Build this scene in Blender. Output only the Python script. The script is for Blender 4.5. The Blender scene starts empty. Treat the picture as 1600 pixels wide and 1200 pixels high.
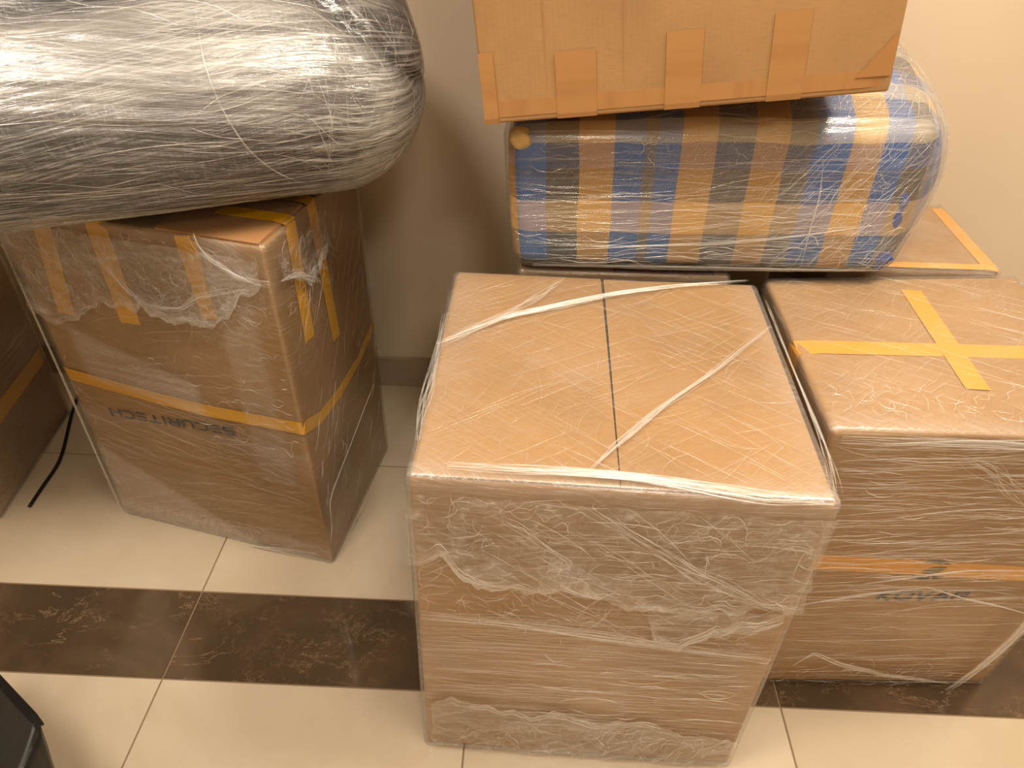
import bpy, math, random
import numpy as np
from mathutils import Matrix, Vector

S = bpy.context.scene
COL = S.collection

# ------------------------------------------------------------------ camera, world, lights, exposure
F_PX, PITCH, YAW, ROLL, CAM_H = 1118.475, 0.651903, -0.0235018, 0.0236813, 1.31844


def cam_axes():
    cp, sp, cy, sy = math.cos(PITCH), math.sin(PITCH), math.cos(YAW), math.sin(YAW)
    fwd = np.array([sy * cp, cy * cp, -sp])
    right = np.array([cy, -sy, 0.0])
    up = np.cross(right, fwd)
    cr, sr = math.cos(ROLL), math.sin(ROLL)
    return cr * right + sr * up, -sr * right + cr * up, fwd


AX, AY, AF = cam_axes()
cd = bpy.data.cameras.new('camera')
cam = bpy.data.objects.new('camera', cd)
COL.objects.link(cam)
cd.sensor_width = 36
cd.lens = F_PX * 36 / 1600
cd.clip_start = 0.02
cam.matrix_world = Matrix(((AX[0], AY[0], -AF[0], 0), (AX[1], AY[1], -AF[1], 0),
                           (AX[2], AY[2], -AF[2], CAM_H), (0, 0, 0, 1)))
S.camera = cam

world = bpy.data.worlds.new('world')
S.world = world
world.use_nodes = True
world.node_tree.nodes['Background'].inputs[0].default_value = (1.0, 0.90, 0.78, 1)
world.node_tree.nodes['Background'].inputs[1].default_value = 0.07


def area(name, loc, target, size, power, color, shape='DISK', size_y=None, spread=180):
    l = bpy.data.lights.new(name, 'AREA')
    l.shape = shape
    l.size = size
    if size_y:
        l.size_y = size_y
    l.energy = power
    l.color = color
    l.spread = math.radians(spread)
    o = bpy.data.objects.new(name, l)
    COL.objects.link(o)
    o.location = loc
    d = Vector(target) - Vector(loc)
    o.rotation_euler = d.to_track_quat('-Z', 'Y').to_euler()
    return o


WARM = (1.0, 0.885, 0.72)
area('overhead_light', (1.10, 0.80, 2.62), (1.10, 0.81, 0), 0.50, 22, WARM)
area('overhead_light', (-0.75, 0.20, 2.62), (-0.75, 0.21, 0), 0.50, 18, (1.0, 0.90, 0.78))
area('overhead_light', (0.28, 0.38, 2.62), (0.28, 0.39, 0), 0.40, 11, WARM)
area('overhead_light', (0.45, -1.1, 2.62), (0.45, -1.09, 0), 0.50, 13, WARM)  # unseen fill light, added to brighten the front faces
S.view_settings.view_transform = 'Standard'
S.view_settings.look = 'None'
S.view_settings.gamma = 1
S.view_settings.use_curve_mapping = False
S.view_settings.exposure = 0.70
S.cycles.max_bounces = 6
S.cycles.diffuse_bounces = 3
S.cycles.glossy_bounces = 3
S.cycles.transparent_max_bounces = 11
S.cycles.use_adaptive_sampling = True
S.cycles.adaptive_threshold = 0.045
S.cycles.caustics_reflective = False
S.cycles.caustics_refractive = False
S.cycles.use_denoising = True


# ------------------------------------------------------------------ numeric helpers
def project(Pw):
    d = np.asarray(Pw, float) - np.array([0, 0, CAM_H])
    z = d @ AF
    return np.stack([800 + F_PX * (d @ AX) / z, 600 - F_PX * (d @ AY) / z], -1)


def ray(px):
    return AF + AX * (px[0] - 800) / F_PX - AY * (px[1] - 600) / F_PX


def on_floor(px, z=0.0):
    d = ray(px)
    return np.array([0, 0, CAM_H]) + d * ((z - CAM_H) / d[2])


def on_depth(px, y):
    d = ray(px)
    return np.array([0, 0, CAM_H]) + d * (y / d[1])


def hsh(ix, iy, seed):
    n = (ix.astype(np.int64) * 374761393 + iy.astype(np.int64) * 668265263 + seed * 974634777) & 0x7fffffff
    n = ((n ^ (n >> 13)) * 1274126177) & 0x7fffffff
    n = (n ^ (n >> 16)) & 0xffff
    return n / 65535.0


def vn(x, y, seed=0):
    x = np.asarray(x, float)
    y = np.asarray(y, float)
    x, y = np.broadcast_arrays(x, y)
    ix, iy = np.floor(x), np.floor(y)
    fx, fy = x - ix, y - iy
    fx = fx * fx * (3 - 2 * fx)
    fy = fy * fy * (3 - 2 * fy)
    a, b = hsh(ix, iy, seed), hsh(ix + 1, iy, seed)
    c, d = hsh(ix, iy + 1, seed), hsh(ix + 1, iy + 1, seed)
    return (a * (1 - fx) + b * fx) * (1 - fy) + (c * (1 - fx) + d * fx) * fy


def fbm(x, y, seed=0, oct=4):
    s = 0
    a = 0.5
    for k in range(oct):
        s = s + a * vn(x * 2 ** k, y * 2 ** k, seed + 17 * k)
        a *= 0.5
    return s / (1 - 0.5 ** oct)


def ridge(x, y, seed=0, oct=3):
    return 1 - np.abs(2 * fbm(x, y, seed, oct) - 1)


# ------------------------------------------------------------------ object helpers
def link_mesh(name, verts, faces, mats, parent=None, uvs=None, mat_idx=None, smooth=True, attr=None, origin=None):
    me = bpy.data.meshes.new(name)
    verts = np.asarray(verts, float)
    if origin is not None:
        verts = verts - np.asarray(origin, float)
    me.from_pydata(verts.tolist(), [], [list(f) for f in faces])
    if not isinstance(mats, (list, tuple)):
        mats = [mats]
    for m in mats:
        me.materials.append(m)
    if mat_idx is not None:
        me.polygons.foreach_set('material_index', np.asarray(mat_idx, np.int32))
    if uvs is not None:
        ul = me.uv_layers.new(name='UVMap')
        ul.data.foreach_set('uv', np.asarray(uvs, np.float32).ravel())
    if attr is not None:
        for k, v in attr.items():
            a = me.attributes.new(k, 'FLOAT', 'POINT')
            a.data.foreach_set('value', np.asarray(v, np.float32))
    if smooth:
        me.polygons.foreach_set('use_smooth', np.ones(len(me.polygons), bool))
    me.update()
    o = bpy.data.objects.new(name, me)
    COL.objects.link(o)
    if parent is not None:
        o.parent = parent
    return o


def thing(name, label, cat, loc, group=None):
    o = bpy.data.objects.new(name, None)
    o.empty_display_size = 0.05
    COL.objects.link(o)
    o.location = loc
    o['label'] = label
    o['category'] = cat
    if group:
        o['group'] = group
    return o


def block(name, lo, hi, mat, parent=None, origin=(0, 0, 0), bev=0.0, label=None):
    """box with slightly chamfered edges"""
    lo = np.array(lo, float)
    hi = np.array(hi, float)
    V = []
    if bev <= 0:
        for z in (0, 1):
            for y in (0, 1):
                for x in (0, 1):
                    V.append([lo[0] if x == 0 else hi[0], lo[1] if y == 0 else hi[1], lo[2] if z == 0 else hi[2]])
        F = [(0, 2, 3, 1), (4, 5, 7, 6), (0, 1, 5, 4), (2, 6, 7, 3), (0, 4, 6, 2), (1, 3, 7, 5)]
    else:
        b = bev
        for z, e in ((lo[2], 0), (hi[2] - b, 0), (hi[2], b)):
            V += [[lo[0] + e, lo[1] + e, z], [hi[0] - e, lo[1] + e, z], [hi[0] - e, hi[1] - e, z], [lo[0] + e, hi[1] - e, z]]
        F = [(0, 3, 2, 1), (8, 9, 10, 11)]
        for k in (0, 4):
            for i in range(4):
                j = (i + 1) % 4
                F.append((k + i, k + j, k + 4 + j, k + 4 + i))
    return link_mesh(name, V, F, mat, parent, smooth=False, origin=origin)


# ------------------------------------------------------------------ materials
class NT:
    def __init__(self, name):
        self.m = bpy.data.materials.new(name)
        self.m.use_nodes = True
        self.t = self.m.node_tree
        self.t.nodes.clear()
        self.out = self.n('ShaderNodeOutputMaterial')

    def n(self, typ, **kw):
        x = self.t.nodes.new(typ)
        for k, v in kw.items():
            setattr(x, k, v)
        return x

    def l(self, a, b):
        self.t.links.new(a, b)

    def setin(self, node, key, v):
        if hasattr(v, 'is_linked') or isinstance(v, bpy.types.NodeSocket):
            self.l(v, node.inputs[key])
        else:
            node.inputs[key].default_value = v

    def math(self, op, a, b=0.0, c=None, clamp=False):
        x = self.n('ShaderNodeMath', operation=op, use_clamp=clamp)
        self.setin(x, 0, a)
        self.setin(x, 1, b)
        if c is not None:
            self.setin(x, 2, c)
        return x.outputs[0]

    def mapping(self, vec, loc=(0, 0, 0), rot=(0, 0, 0), scale=(1, 1, 1)):
        x = self.n('ShaderNodeMapping')
        self.l(vec, x.inputs[0])
        x.inputs[1].default_value = loc
        x.inputs[2].default_value = rot
        x.inputs[3].default_value = scale
        return x.outputs[0]

    def noise(self, vec, scale=1.0, detail=3.0, rough=0.5, dist=0.0):
        x = self.n('ShaderNodeTexNoise')
        self.l(vec, x.inputs['Vector'])
        x.inputs['Scale'].default_value = scale
        x.inputs['Detail'].default_value = detail
        x.inputs['Roughness'].default_value = rough
        x.inputs['Distortion'].default_value = dist
        return x.outputs['Fac']

    def rng(self, v, a, b, c=0.0, d=1.0, smooth=True):
        x = self.n('ShaderNodeMapRange', interpolation_type='SMOOTHSTEP' if smooth else 'LINEAR')
        self.setin(x, 0, v)
        for i, q in enumerate((a, b, c, d)):
            x.inputs[i + 1].default_value = q
        return x.outputs[0]

    def ramp(self, v, stops, const=False):
        x = self.n('ShaderNodeValToRGB')
        cr = x.color_ramp
        cr.interpolation = 'CONSTANT' if const else 'LINEAR'
        while len(cr.elements) > 1:
            cr.elements.remove(cr.elements[0])
        cr.elements[0].position = stops[0][0]
        cr.elements[0].color = (*stops[0][1], 1)
        for p, c in stops[1:]:
            e = cr.elements.new(p)
            e.color = (*c, 1)
        self.l(v, x.inputs[0])
        return x.outputs[0]

    def mixc(self, f, a, b, typ='MIX'):
        x = self.n('ShaderNodeMix', data_type='RGBA', blend_type=typ)
        self.setin(x, 0, f)
        for key, v in ((6, a), (7, b)):
            if isinstance(v, tuple):
                x.inputs[key].default_value = (*v, 1) if len(v) == 3 else v
            else:
                self.l(v, x.inputs[key])
        return x.outputs[2]

    def bump(self, h, strength=1.0, dist=0.001):
        x = self.n('ShaderNodeBump')
        x.inputs['Strength'].default_value = strength
        x.inputs['Distance'].default_value = dist
        self.l(h, x.inputs['Height'])
        return x.outputs[0]

    def principled(self, color, rough=0.5, normal=None, **kw):
        x = self.n('ShaderNodeBsdfPrincipled')
        if isinstance(color, tuple):
            x.inputs['Base Color'].default_value = (*color, 1)
        else:
            self.l(color, x.inputs['Base Color'])
        self.setin(x, 'Roughness', rough)
        if normal is not None:
            self.l(normal, x.inputs['Normal'])
        for k, v in kw.items():
            self.setin(x, k.replace('_', ' '), v)
        self.l(x.outputs[0], self.out.inputs[0])
        return x


def srgb(r, g, b):
    f = lambda c: (c / 255 / 12.92) if c / 255 <= 0.04045 else ((c / 255 + 0.055) / 1.055) ** 2.4
    return (f(r), f(g), f(b))


def mat_cardboard(name, col, flute=0.25):
    t = NT(name)
    uv = t.n('ShaderNodeUVMap').outputs[0]
    fib = t.noise(t.mapping(uv, scale=(60, 400, 1)), 1, 3)
    blot = t.noise(uv, 5, 3)
    c2 = tuple(x * 0.82 for x in col)
    c = t.mixc(t.rng(blot, 0.35, 0.7), col, c2)
    c = t.mixc(t.math('MULTIPLY', t.rng(fib, 0.4, 0.75), 0.3), c, tuple(x * 0.7 for x in col))
    w = t.n('ShaderNodeTexWave')
    t.l(t.mapping(uv, scale=(1, 0, 0)), w.inputs['Vector'])
    w.inputs['Scale'].default_value = 40
    w.inputs['Distortion'].default_value = 0.4
    h = t.math('ADD', t.math('MULTIPLY', w.outputs['Fac'], flute), t.math('MULTIPLY', fib, 0.5))
    t.principled(c, 0.72, t.bump(h, 0.25, 0.0006))
    return t.m


def mat_plain(name, col, rough=0.5, bump_scale=None, bd=0.0005, **kw):
    t = NT(name)
    nrm = None
    if bump_scale:
        tc = t.n('ShaderNodeTexCoord').outputs['Object']
        nrm = t.bump(t.noise(tc, bump_scale, 4), 0.6, bd)
    t.principled(col, rough, nrm, **kw)
    return t.m


def mat_film(name, layers, base=0.03, patch=0.25, patch_scale=7.0, rough=0.16, gloss=1.0, bumpd=0.0009,
             tint=(1.0, 0.97, 0.93), fine=0.35, warp=0.012):
    """stretch film: clear, milky where it is folded over itself, glossy, with drawn-out wrinkles.
    layers: (angle_deg, waves_along, waves_across, weight)"""
    t = NT(name)
    uv0 = t.n('ShaderNodeUVMap').outputs[0]
    # gentle warping so that the wrinkles wander
    wn = t.n('ShaderNodeTexNoise')
    t.l(uv0, wn.inputs['Vector'])
    wn.inputs['Scale'].default_value = 4.0
    wn.inputs['Detail'].default_value = 2.0
    sub = t.n('ShaderNodeVectorMath', operation='MULTIPLY_ADD')
    t.l(wn.outputs['Color'], sub.inputs[0])
    sub.inputs[1].default_value = (warp, warp * 3, 0)
    t.l(uv0, sub.inputs[2])
    uv = sub.outputs[0]
    hsum = None
    hz = None
    for i, (ang, al, ac, w) in enumerate(layers):
        r = t.mapping(uv, rot=(0, 0, -math.radians(ang)))
        s = t.mapping(r, loc=(3.1 * i, 7.7 * i, i * 2.3), scale=(al, ac, 1))
        n1 = t.noise(s, 1, 4, 0.6)
        region = t.rng(t.noise(t.mapping(uv, loc=(i * 5.3, 1.7 * i, 0), scale=(3, 5, 1)), 1, 3), 0.36, 0.62)
        hgt = t.math('MULTIPLY', n1, w)
        hgt = t.math('MULTIPLY', hgt, t.math('ADD', t.math('MULTIPLY', region, 0.75), 0.25))
        thin = t.rng(t.math('ABSOLUTE', t.math('SUBTRACT', n1, 0.5)), 0.0, 0.035, 1.0, 0.0)
        line = t.math('MULTIPLY', t.math('ADD', t.math('MULTIPLY', t.rng(n1, 0.58, 0.72), 0.55), t.math('MULTIPLY', thin, 0.6)), w)
        hgt = t.math('ADD', hgt, t.math('MULTIPLY', t.math('MULTIPLY', thin, region), 0.12 * w))
        line = t.math('MULTIPLY', line, t.math('ADD', t.math('MULTIPLY', region, 0.8), 0.2))
        hsum = hgt if hsum is None else t.math('ADD', hsum, hgt)
        hz = line if hz is None else t.math('ADD', hz, line)
    pn = t.rng(t.noise(uv, patch_scale, 5, 0.65), 0.48, 0.68)
    at = t.n('ShaderNodeAttribute', attribute_name='haze').outputs['Fac']
    haze = t.math('ADD', t.math('MULTIPLY', hz, fine), t.math('MULTIPLY', pn, patch))
    haze = t.math('ADD', haze, base)
    haze = t.math('ADD', haze, t.math('MULTIPLY', at, t.math('ADD', t.math('MULTIPLY', hz, 0.6), 0.7)), clamp=True)
    nrm = t.bump(hsum, 1.0, bumpd)
    tr = t.n('ShaderNodeBsdfTransparent')
    tr.inputs[0].default_value = (0.985, 0.98, 0.97, 1)
    df = t.n('ShaderNodeBsdfDiffuse')
    df.inputs[0].default_value = (*tint, 1)
    t.l(nrm, df.inputs['Normal'])
    tl = t.n('ShaderNodeBsdfTranslucent')
    tl.inputs[0].default_value = (*tint, 1)
    m0 = t.n('ShaderNodeMixShader')
    m0.inputs[0].default_value = 0.35
    t.l(df.outputs[0], m0.inputs[1])
    t.l(tl.outputs[0], m0.inputs[2])
    m1 = t.n('ShaderNodeMixShader')
    t.l(t.math('MULTIPLY', haze, 0.72), m1.inputs[0])
    t.l(tr.outputs[0], m1.inputs[1])
    t.l(m0.outputs[0], m1.inputs[2])
    gl = t.n('ShaderNodeBsdfGlossy')
    gl.inputs['Roughness'].default_value = rough
    t.l(nrm, gl.inputs['Normal'])
    fr = t.n('ShaderNodeFresnel')
    fr.inputs[0].default_value = 1.5
    t.l(nrm, fr.inputs['Normal'])
    g = t.math('MULTIPLY', t.math('ADD', fr.outputs[0], t.math('MULTIPLY', haze, 0.10)), gloss, clamp=True)
    g = t.math('MINIMUM', g, 0.30)
    m2 = t.n('ShaderNodeMixShader')
    t.l(g, m2.inputs[0])
    t.l(m1.outputs[0], m2.inputs[1])
    t.l(gl.outputs[0], m2.inputs[2])
    t.l(m2.outputs[0], t.out.inputs[0])
    return t.m


def mat_crease(name, alpha=0.55, rough=0.2, tint=(1, 0.97, 0.92)):
    t = NT(name)
    uv = t.n('ShaderNodeUVMap').outputs[0]
    fade = t.rng(t.noise(t.mapping(uv, scale=(25, 1, 1)), 1, 3), 0.3, 0.65, 0.25, 1.0)
    tr = t.n('ShaderNodeBsdfTransparent')
    df = t.n('ShaderNodeBsdfDiffuse')
    df.inputs[0].default_value = (*tint, 1)
    gl = t.n('ShaderNodeBsdfGlossy')
    gl.inputs['Roughness'].default_value = rough
    a = t.n('ShaderNodeMixShader')
    a.inputs[0].default_value = 0.3
    t.l(df.outputs[0], a.inputs[1])
    t.l(gl.outputs[0], a.inputs[2])
    b = t.n('ShaderNodeMixShader')
    t.l(t.math('MULTIPLY', fade, alpha), b.inputs[0])
    t.l(tr.outputs[0], b.inputs[1])
    t.l(a.outputs[0], b.inputs[2])
    t.l(b.outputs[0], t.out.inputs[0])
    return t.m


CARD = mat_cardboard('cardboard', srgb(183, 141, 90))
CARD_DULL = mat_cardboard('cardboard_dull', srgb(168, 130, 82))
CARD_TOP = mat_cardboard('cardboard_clean', srgb(172, 132, 86), 0.5)
CARD_INNER = mat_plain('cardboard_edge', srgb(196, 140, 84), 0.8)
GAP = mat_plain('seam_dark', srgb(58, 56, 46), 0.8)
YELLOW = mat_plain('yellow_tape', srgb(240, 168, 40), 0.3, 30, 0.001)
YELLOW_DULL = mat_plain('yellow_tape_clear', srgb(232, 170, 16), 0.25, 30, 0.001)
INK = mat_plain('printing_ink', srgb(58, 62, 64), 0.7)
INK_SOFT = mat_plain('printing_ink_faint', srgb(88, 72, 56), 0.7)
MAROON = mat_plain('maroon_print', srgb(96, 30, 34), 0.6)
BLACK = mat_plain('black_cable', srgb(18, 18, 18), 0.4)


def mat_packing_tape():
    t = NT('brown_packing_tape')
    uv = t.n('ShaderNodeUVMap').outputs[0]
    n = t.noise(t.mapping(uv, scale=(30, 4, 1)), 1, 4, 0.6)
    c = t.mixc(t.rng(n, 0.4, 0.7), srgb(176, 130, 80), srgb(166, 120, 72))
    t.principled(c, 0.22, t.bump(n, 0.5, 0.0006))
    return t.m


PACK = mat_packing_tape()
FILM_SIDE = mat_film('stretch_film_side', [(1.5, 2.0, 90, 1.0), (-4, 4, 300, 0.6), (38, 9, 60, 0.3)], base=0.015, patch=0.08, fine=0.42)
FILM_TOP = mat_film('stretch_film_top', [(28, 3, 140, 0.7), (-33, 3, 130, 0.7), (62, 4, 160, 0.5), (3, 3, 90, 0.3)],
                    base=0.0, patch=0.04, rough=0.24, bumpd=0.0007, fine=0.26)
FILM_CRUMPLE = mat_film('stretch_film_crumpled', [(24, 4, 22, 0.8), (-42, 4, 20, 0.8), (83, 5, 26, 0.6), (3, 2.5, 100, 0.9), (-18, 8, 50, 0.4)],
                        base=0.02, patch=0.09, patch_scale=6, fine=0.30, rough=0.11, bumpd=0.0026)
FILM_CLEAR = mat_film('stretch_film_clear', [(-14, 2.5, 120, 0.8), (25, 3, 110, 0.5), (70, 6, 50, 0.3)],
                      base=0.015, patch=0.06, patch_scale=4.5, fine=0.28, bumpd=0.0007)
FILM_SILVER = mat_film('stretch_film_silver', [(0, 1.6, 75, 1.1), (9, 3, 190, 0.8), (-9, 2.5, 130, 0.7), (75, 20, 60, 0.25)],
                       base=0.02, patch=0.08, patch_scale=6, fine=0.95, rough=0.17, bumpd=0.0024, warp=0.012)
FILM_BAG = mat_film('stretch_film_bag', [(2, 2.0, 100, 0.9), (-7, 3, 240, 0.5), (60, 12, 80, 0.3)],
                    base=0.0, patch=0.07, fine=0.36, rough=0.12, bumpd=0.0014)
CREASE = mat_crease('film_crease', 0.55, 0.12)
CREASE_GLINT = mat_crease('film_crease_glint', 0.85, 0.10)  # near-opaque white creases: the film's glints put into their colour
CREASE_SOFT = mat_crease('film_crease_soft', 0.28, 0.15)
ROPE = mat_crease('film_rope', 0.36, 0.2)


# ------------------------------------------------------------------ rounded box surfaces
FACES = ('F', 'T', 'R', 'L', 'B', 'D')


class Hexa:
    """a box with eight free corners; corners[(i,j,k)] i: left/right, j: front/back, k: bottom/top"""

    def __init__(self, c, r=0.008, bulge=None):
        self.c = {k: np.array(v, float) for k, v in c.items()}
        d = lambda a, b: np.linalg.norm(self.c[a] - self.c[b])
        self.w = (d((0, 0, 0), (1, 0, 0)) + d((0, 0, 1), (1, 0, 1))) / 2
        self.d = (d((0, 0, 0), (0, 1, 0)) + d((0, 0, 1), (0, 1, 1))) / 2
        self.h = (d((0, 0, 0), (0, 0, 1)) + d((1, 0, 0), (1, 0, 1))) / 2
        self.s = np.array([self.w, self.d, self.h])
        self.r = r
        self.bulge = bulge or {}

    def local(self, f, u, v):
        u, v = np.broadcast_arrays(np.asarray(u, float), np.asarray(v, float))
        w, d, h = self.s
        z = np.zeros_like(u)
        if f == 'F':
            P = (u * w, z, v * h)
        elif f == 'T':
            P = (u * w, v * d, z + h)
        elif f == 'R':
            P = (z + w, u * d, v * h)
        elif f == 'L':
            P = (z, (1 - u) * d, v * h)
        elif f == 'B':
            P = ((1 - u) * w, z + d, v * h)
        else:
            P = (u * w, (1 - v) * d, z)
        return np.stack(P, -1)

    def dims(self, f):
        w, d, h = self.s
        return {'F': (w, h), 'B': (w, h), 'T': (w, d), 'D': (w, d), 'R': (d, h), 'L': (d, h)}[f]

    def surf(self, P, off=0.0):
        r = self.r
        c = np.clip(P, r, self.s - r)
        n = P - c
        n = n / (np.linalg.norm(n, axis=-1, keepdims=True) + 1e-12)
        Q = c + n * (r + np.asarray(off)[..., None] if np.ndim(off) else r + off)
        t = Q / self.s
        # bulge of each face
        tc = np.clip(t, 0, 1)
        bx = 4 * tc[..., 0] * (1 - tc[..., 0])
        by = 4 * tc[..., 1] * (1 - tc[..., 1])
        bz = 4 * tc[..., 2] * (1 - tc[..., 2])
        B = self.bulge
        Q = Q.copy()
        Q[..., 0] += (B.get('R', 0) * tc[..., 0] - B.get('L', 0) * (1 - tc[..., 0])) * by * bz
        Q[..., 1] += (B.get('B', 0) * tc[..., 1] - B.get('F', 0) * (1 - tc[..., 1])) * bx * bz
        Q[..., 2] += (B.get('T', 0) * tc[..., 2]) * bx * by
        t = Q / self.s
        x, y, z = t[..., 0:1], t[..., 1:2], t[..., 2:3]
        C = self.c
        W = 0
        for i in (0, 1):
            for j in (0, 1):
                for k in (0, 1):
                    W = W + (x if i else 1 - x) * (y if j else 1 - y) * (z if k else 1 - z) * C[(i, j, k)]
        return W

    def at(self, f, u, v, off=0.0):
        return self.surf(self.local(f, u, v), off)

    def find(self, f, px):
        """(u, v) on face f of a point measured in the photograph"""
        x = np.array([0.5, 0.5])
        for _ in range(30):
            p = project(self.at(f, *x))
            e = 1e-4
            J = np.stack([(project(self.at(f, x[0] + e, x[1])) - p) / e, (project(self.at(f, x[0], x[1] + e)) - p) / e], -1)
            st = np.linalg.solve(J + 1e-9 * np.eye(2), np.array(px, float) - p)
            x = np.clip(x + np.clip(st, -.3, .3), -0.3, 1.3)
        return x

    def base(self):
        return sum(self.c[(i, j, 0)] for i in (0, 1) for j in (0, 1)) / 4


def edge_lin(n, length, r):
    t = np.linspace(0, 1, n)
    k = max(2, 4)
    rr = r / length
    e = np.array([rr * q for q in (0.0, 0.25, 0.5, 0.75, 1.0)])
    mid = np.linspace(rr, 1 - rr, max(2, n))[1:-1]
    return np.concatenate([e, mid, 1 - e[::-1]])


def shell(name, hx, parent, mats, face_mat, step, off=0.0, disp=None, hazef=None, faces=FACES, coarse=()):
    """rounded box surface. disp(face,U,V)->extra offset (m), U,V in metres; hazef same -> haze"""
    key = {}
    V = []
    H = []
    Fs = []
    UV = []
    MI = []
    for f in faces:
        du, dv = hx.dims(f)
        su, sv = step[f] if isinstance(step, dict) and f in step else (step['*'] if isinstance(step, dict) else (step if isinstance(step, tuple) else (step, step)))
        us = edge_lin(int(du / su) + 2, du, hx.r)
        vs = edge_lin(int(dv / sv) + 2, dv, hx.r)
        U, Vv = np.meshgrid(us, vs, indexing='ij')
        P = hx.local(f, U, Vv)
        o = np.full(U.shape, off, float)
        if disp is not None:
            e = np.minimum(np.minimum(U, 1 - U) * du, np.minimum(Vv, 1 - Vv) * dv)
            fade = np.clip(e / 0.012, 0, 1)
            o = o + disp(f, U * du, Vv * dv) * fade
        W = hx.surf(P, o)
        if off > 0:
            W[..., 2] = np.maximum(W[..., 2], 0.0006)
        hz = hazef(f, U * du, Vv * dv) if hazef is not None else np.zeros(U.shape)
        idx = np.zeros(U.shape, int)
        nu, nv = U.shape
        for i in range(nu):
            for j in range(nv):
                if i in (0, nu - 1) or j in (0, nv - 1):
                    k = tuple(np.round(P[i, j], 5))
                    q = key.get(k)
                    if q is None:
                        q = len(V)
                        key[k] = q
                        V.append(W[i, j])
                        H.append(hz[i, j])
                    idx[i, j] = q
                else:
                    idx[i, j] = len(V)
                    V.append(W[i, j])
                    H.append(hz[i, j])
        a, b, c, d = idx[:-1, :-1], idx[1:, :-1], idx[1:, 1:], idx[:-1, 1:]
        q = np.stack([a, b, c, d], -1).reshape(-1, 4)
        Fs.append(q)
        uvm = np.stack([U * du, Vv * dv], -1)
        if f == 'T':
            uvm[..., 1] += hx.h
        if f == 'R':
            uvm[..., 0] += hx.w
        if f == 'L':
            uvm[..., 0] -= du
        qu = np.stack([uvm[:-1, :-1], uvm[1:, :-1], uvm[1:, 1:], uvm[:-1, 1:]], -2).reshape(-1, 2)
        UV.append(qu)
        MI += [face_mat.get(f, face_mat.get('*', 0))] * len(q)
    return link_mesh(name, np.array(V), np.concatenate(Fs), mats, parent, uvs=np.concatenate(UV), mat_idx=MI,
                     attr={'haze': H} if hazef is not None else None, origin=parent.location if parent else None)


def strip(name, P, N, width, mat, parent, thick=0.0006, uvlen=True, label=None):
    """flat ribbon along points P with surface normals N (numpy arrays)"""
    P = np.asarray(P, float)
    N = np.asarray(N, float)
    T = np.gradient(P, axis=0)
    T /= np.linalg.norm(T, axis=1, keepdims=True) + 1e-12
    N = N - (N * T).sum(1, keepdims=True) * T
    N /= np.linalg.norm(N, axis=1, keepdims=True) + 1e-12
    Sd = np.cross(T, N)
    w = np.broadcast_to(np.asarray(width, float), (len(P),))[:, None] / 2
    V = np.concatenate([P - Sd * w, P - Sd * w + N * thick, P + Sd * w + N * thick, P + Sd * w])
    n = len(P)
    F = []
    UV = []
    L = np.concatenate([[0], np.cumsum(np.linalg.norm(np.diff(P, axis=0), axis=1))])
    for i in range(n - 1):
        for k in range(4):
            m = (k + 1) % 4
            F.append((k * n + i, k * n + i + 1, m * n + i + 1, m * n + i))
            y0, y1 = k * 0.02, (k + 1) * 0.02
            UV += [(L[i], y0), (L[i + 1], y0), (L[i + 1], y1), (L[i], y1)]
    F.append((0, n, 2 * n, 3 * n))
    UV += [(0, 0)] * 4
    F.append((n - 1, 4 * n - 1, 3 * n - 1, 2 * n - 1))
    UV += [(0, 0)] * 4
    o = link_mesh(name, V, F, mat, parent, uvs=UV, smooth=False, origin=parent.location if parent else None)
    if label:
        o['label'] = label
    return o


def spath(hx, pts, off, n=14):
    """points (face,u,v) -> polyline on the surface and its normals"""
    P = []
    N = []
    for (f0, u0, v0), (f1, u1, v1) in zip(pts[:-1], pts[1:]):
        if f0 != f1:
            continue
        t = np.linspace(0, 1, n)
        u0, u1, v0, v1 = (min(max(q_, 0.0), 1.0) for q_ in (u0, u1, v0, v1))
        L = hx.local(f0, u0 + (u1 - u0) * t, v0 + (v1 - v0) * t)
        a = hx.surf(L, off)
        b = hx.surf(L, off + 0.003)
        P.append(a)
        N.append(b - a)
    P = np.concatenate(P)
    N = np.concatenate(N)
    keep = [0]
    for i in range(1, len(P)):
        if np.linalg.norm(P[i] - P[keep[-1]]) > 1e-4:
            keep.append(i)
    return P[keep], N[keep]


def tape(hx, parent, pts, width, mat=None, off=0.0008, name='yellow_tape', label=None, thick=0.0005):
    P, N = spath(hx, pts, off)
    return strip(name, P, N, width, mat or YELLOW, parent, thick, label=label)


def ridges(name, lines, mat, parent, seedw=1):
    """many thin film folds as one mesh; lines: list of (P, N, width, height)"""
    V = []
    F = []
    UV = []
    base = 0
    for k, (P, N, w, h) in enumerate(lines):
        T = np.gradient(P, axis=0)
        T /= np.linalg.norm(T, axis=1, keepdims=True) + 1e-12
        N = N / (np.linalg.norm(N, axis=1, keepdims=True) + 1e-12)
        Sd = np.cross(T, N)
        n = len(P)
        env = np.sin(np.linspace(0.12, math.pi - 0.12, n))[:, None] ** 0.6
        V.append(np.concatenate([P - Sd * w / 2 * env, P + N * h * env, P + Sd * w / 2 * env]))
        L = np.linspace(0, np.linalg.norm(P[-1] - P[0]), n) + k * 1.37
        for i in range(n - 1):
            for a in (0, 1):
                F.append((base + a * n + i, base + a * n + i + 1, base + (a + 1) * n + i + 1, base + (a + 1) * n + i))
                UV += [(L[i], k), (L[i + 1], k), (L[i + 1], k), (L[i], k)]
        base += 3 * n
    o = link_mesh(name, np.concatenate(V), F, mat, parent, uvs=UV, smooth=True, origin=parent.location)
    o['kind'] = 'stuff'
    return o


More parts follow.
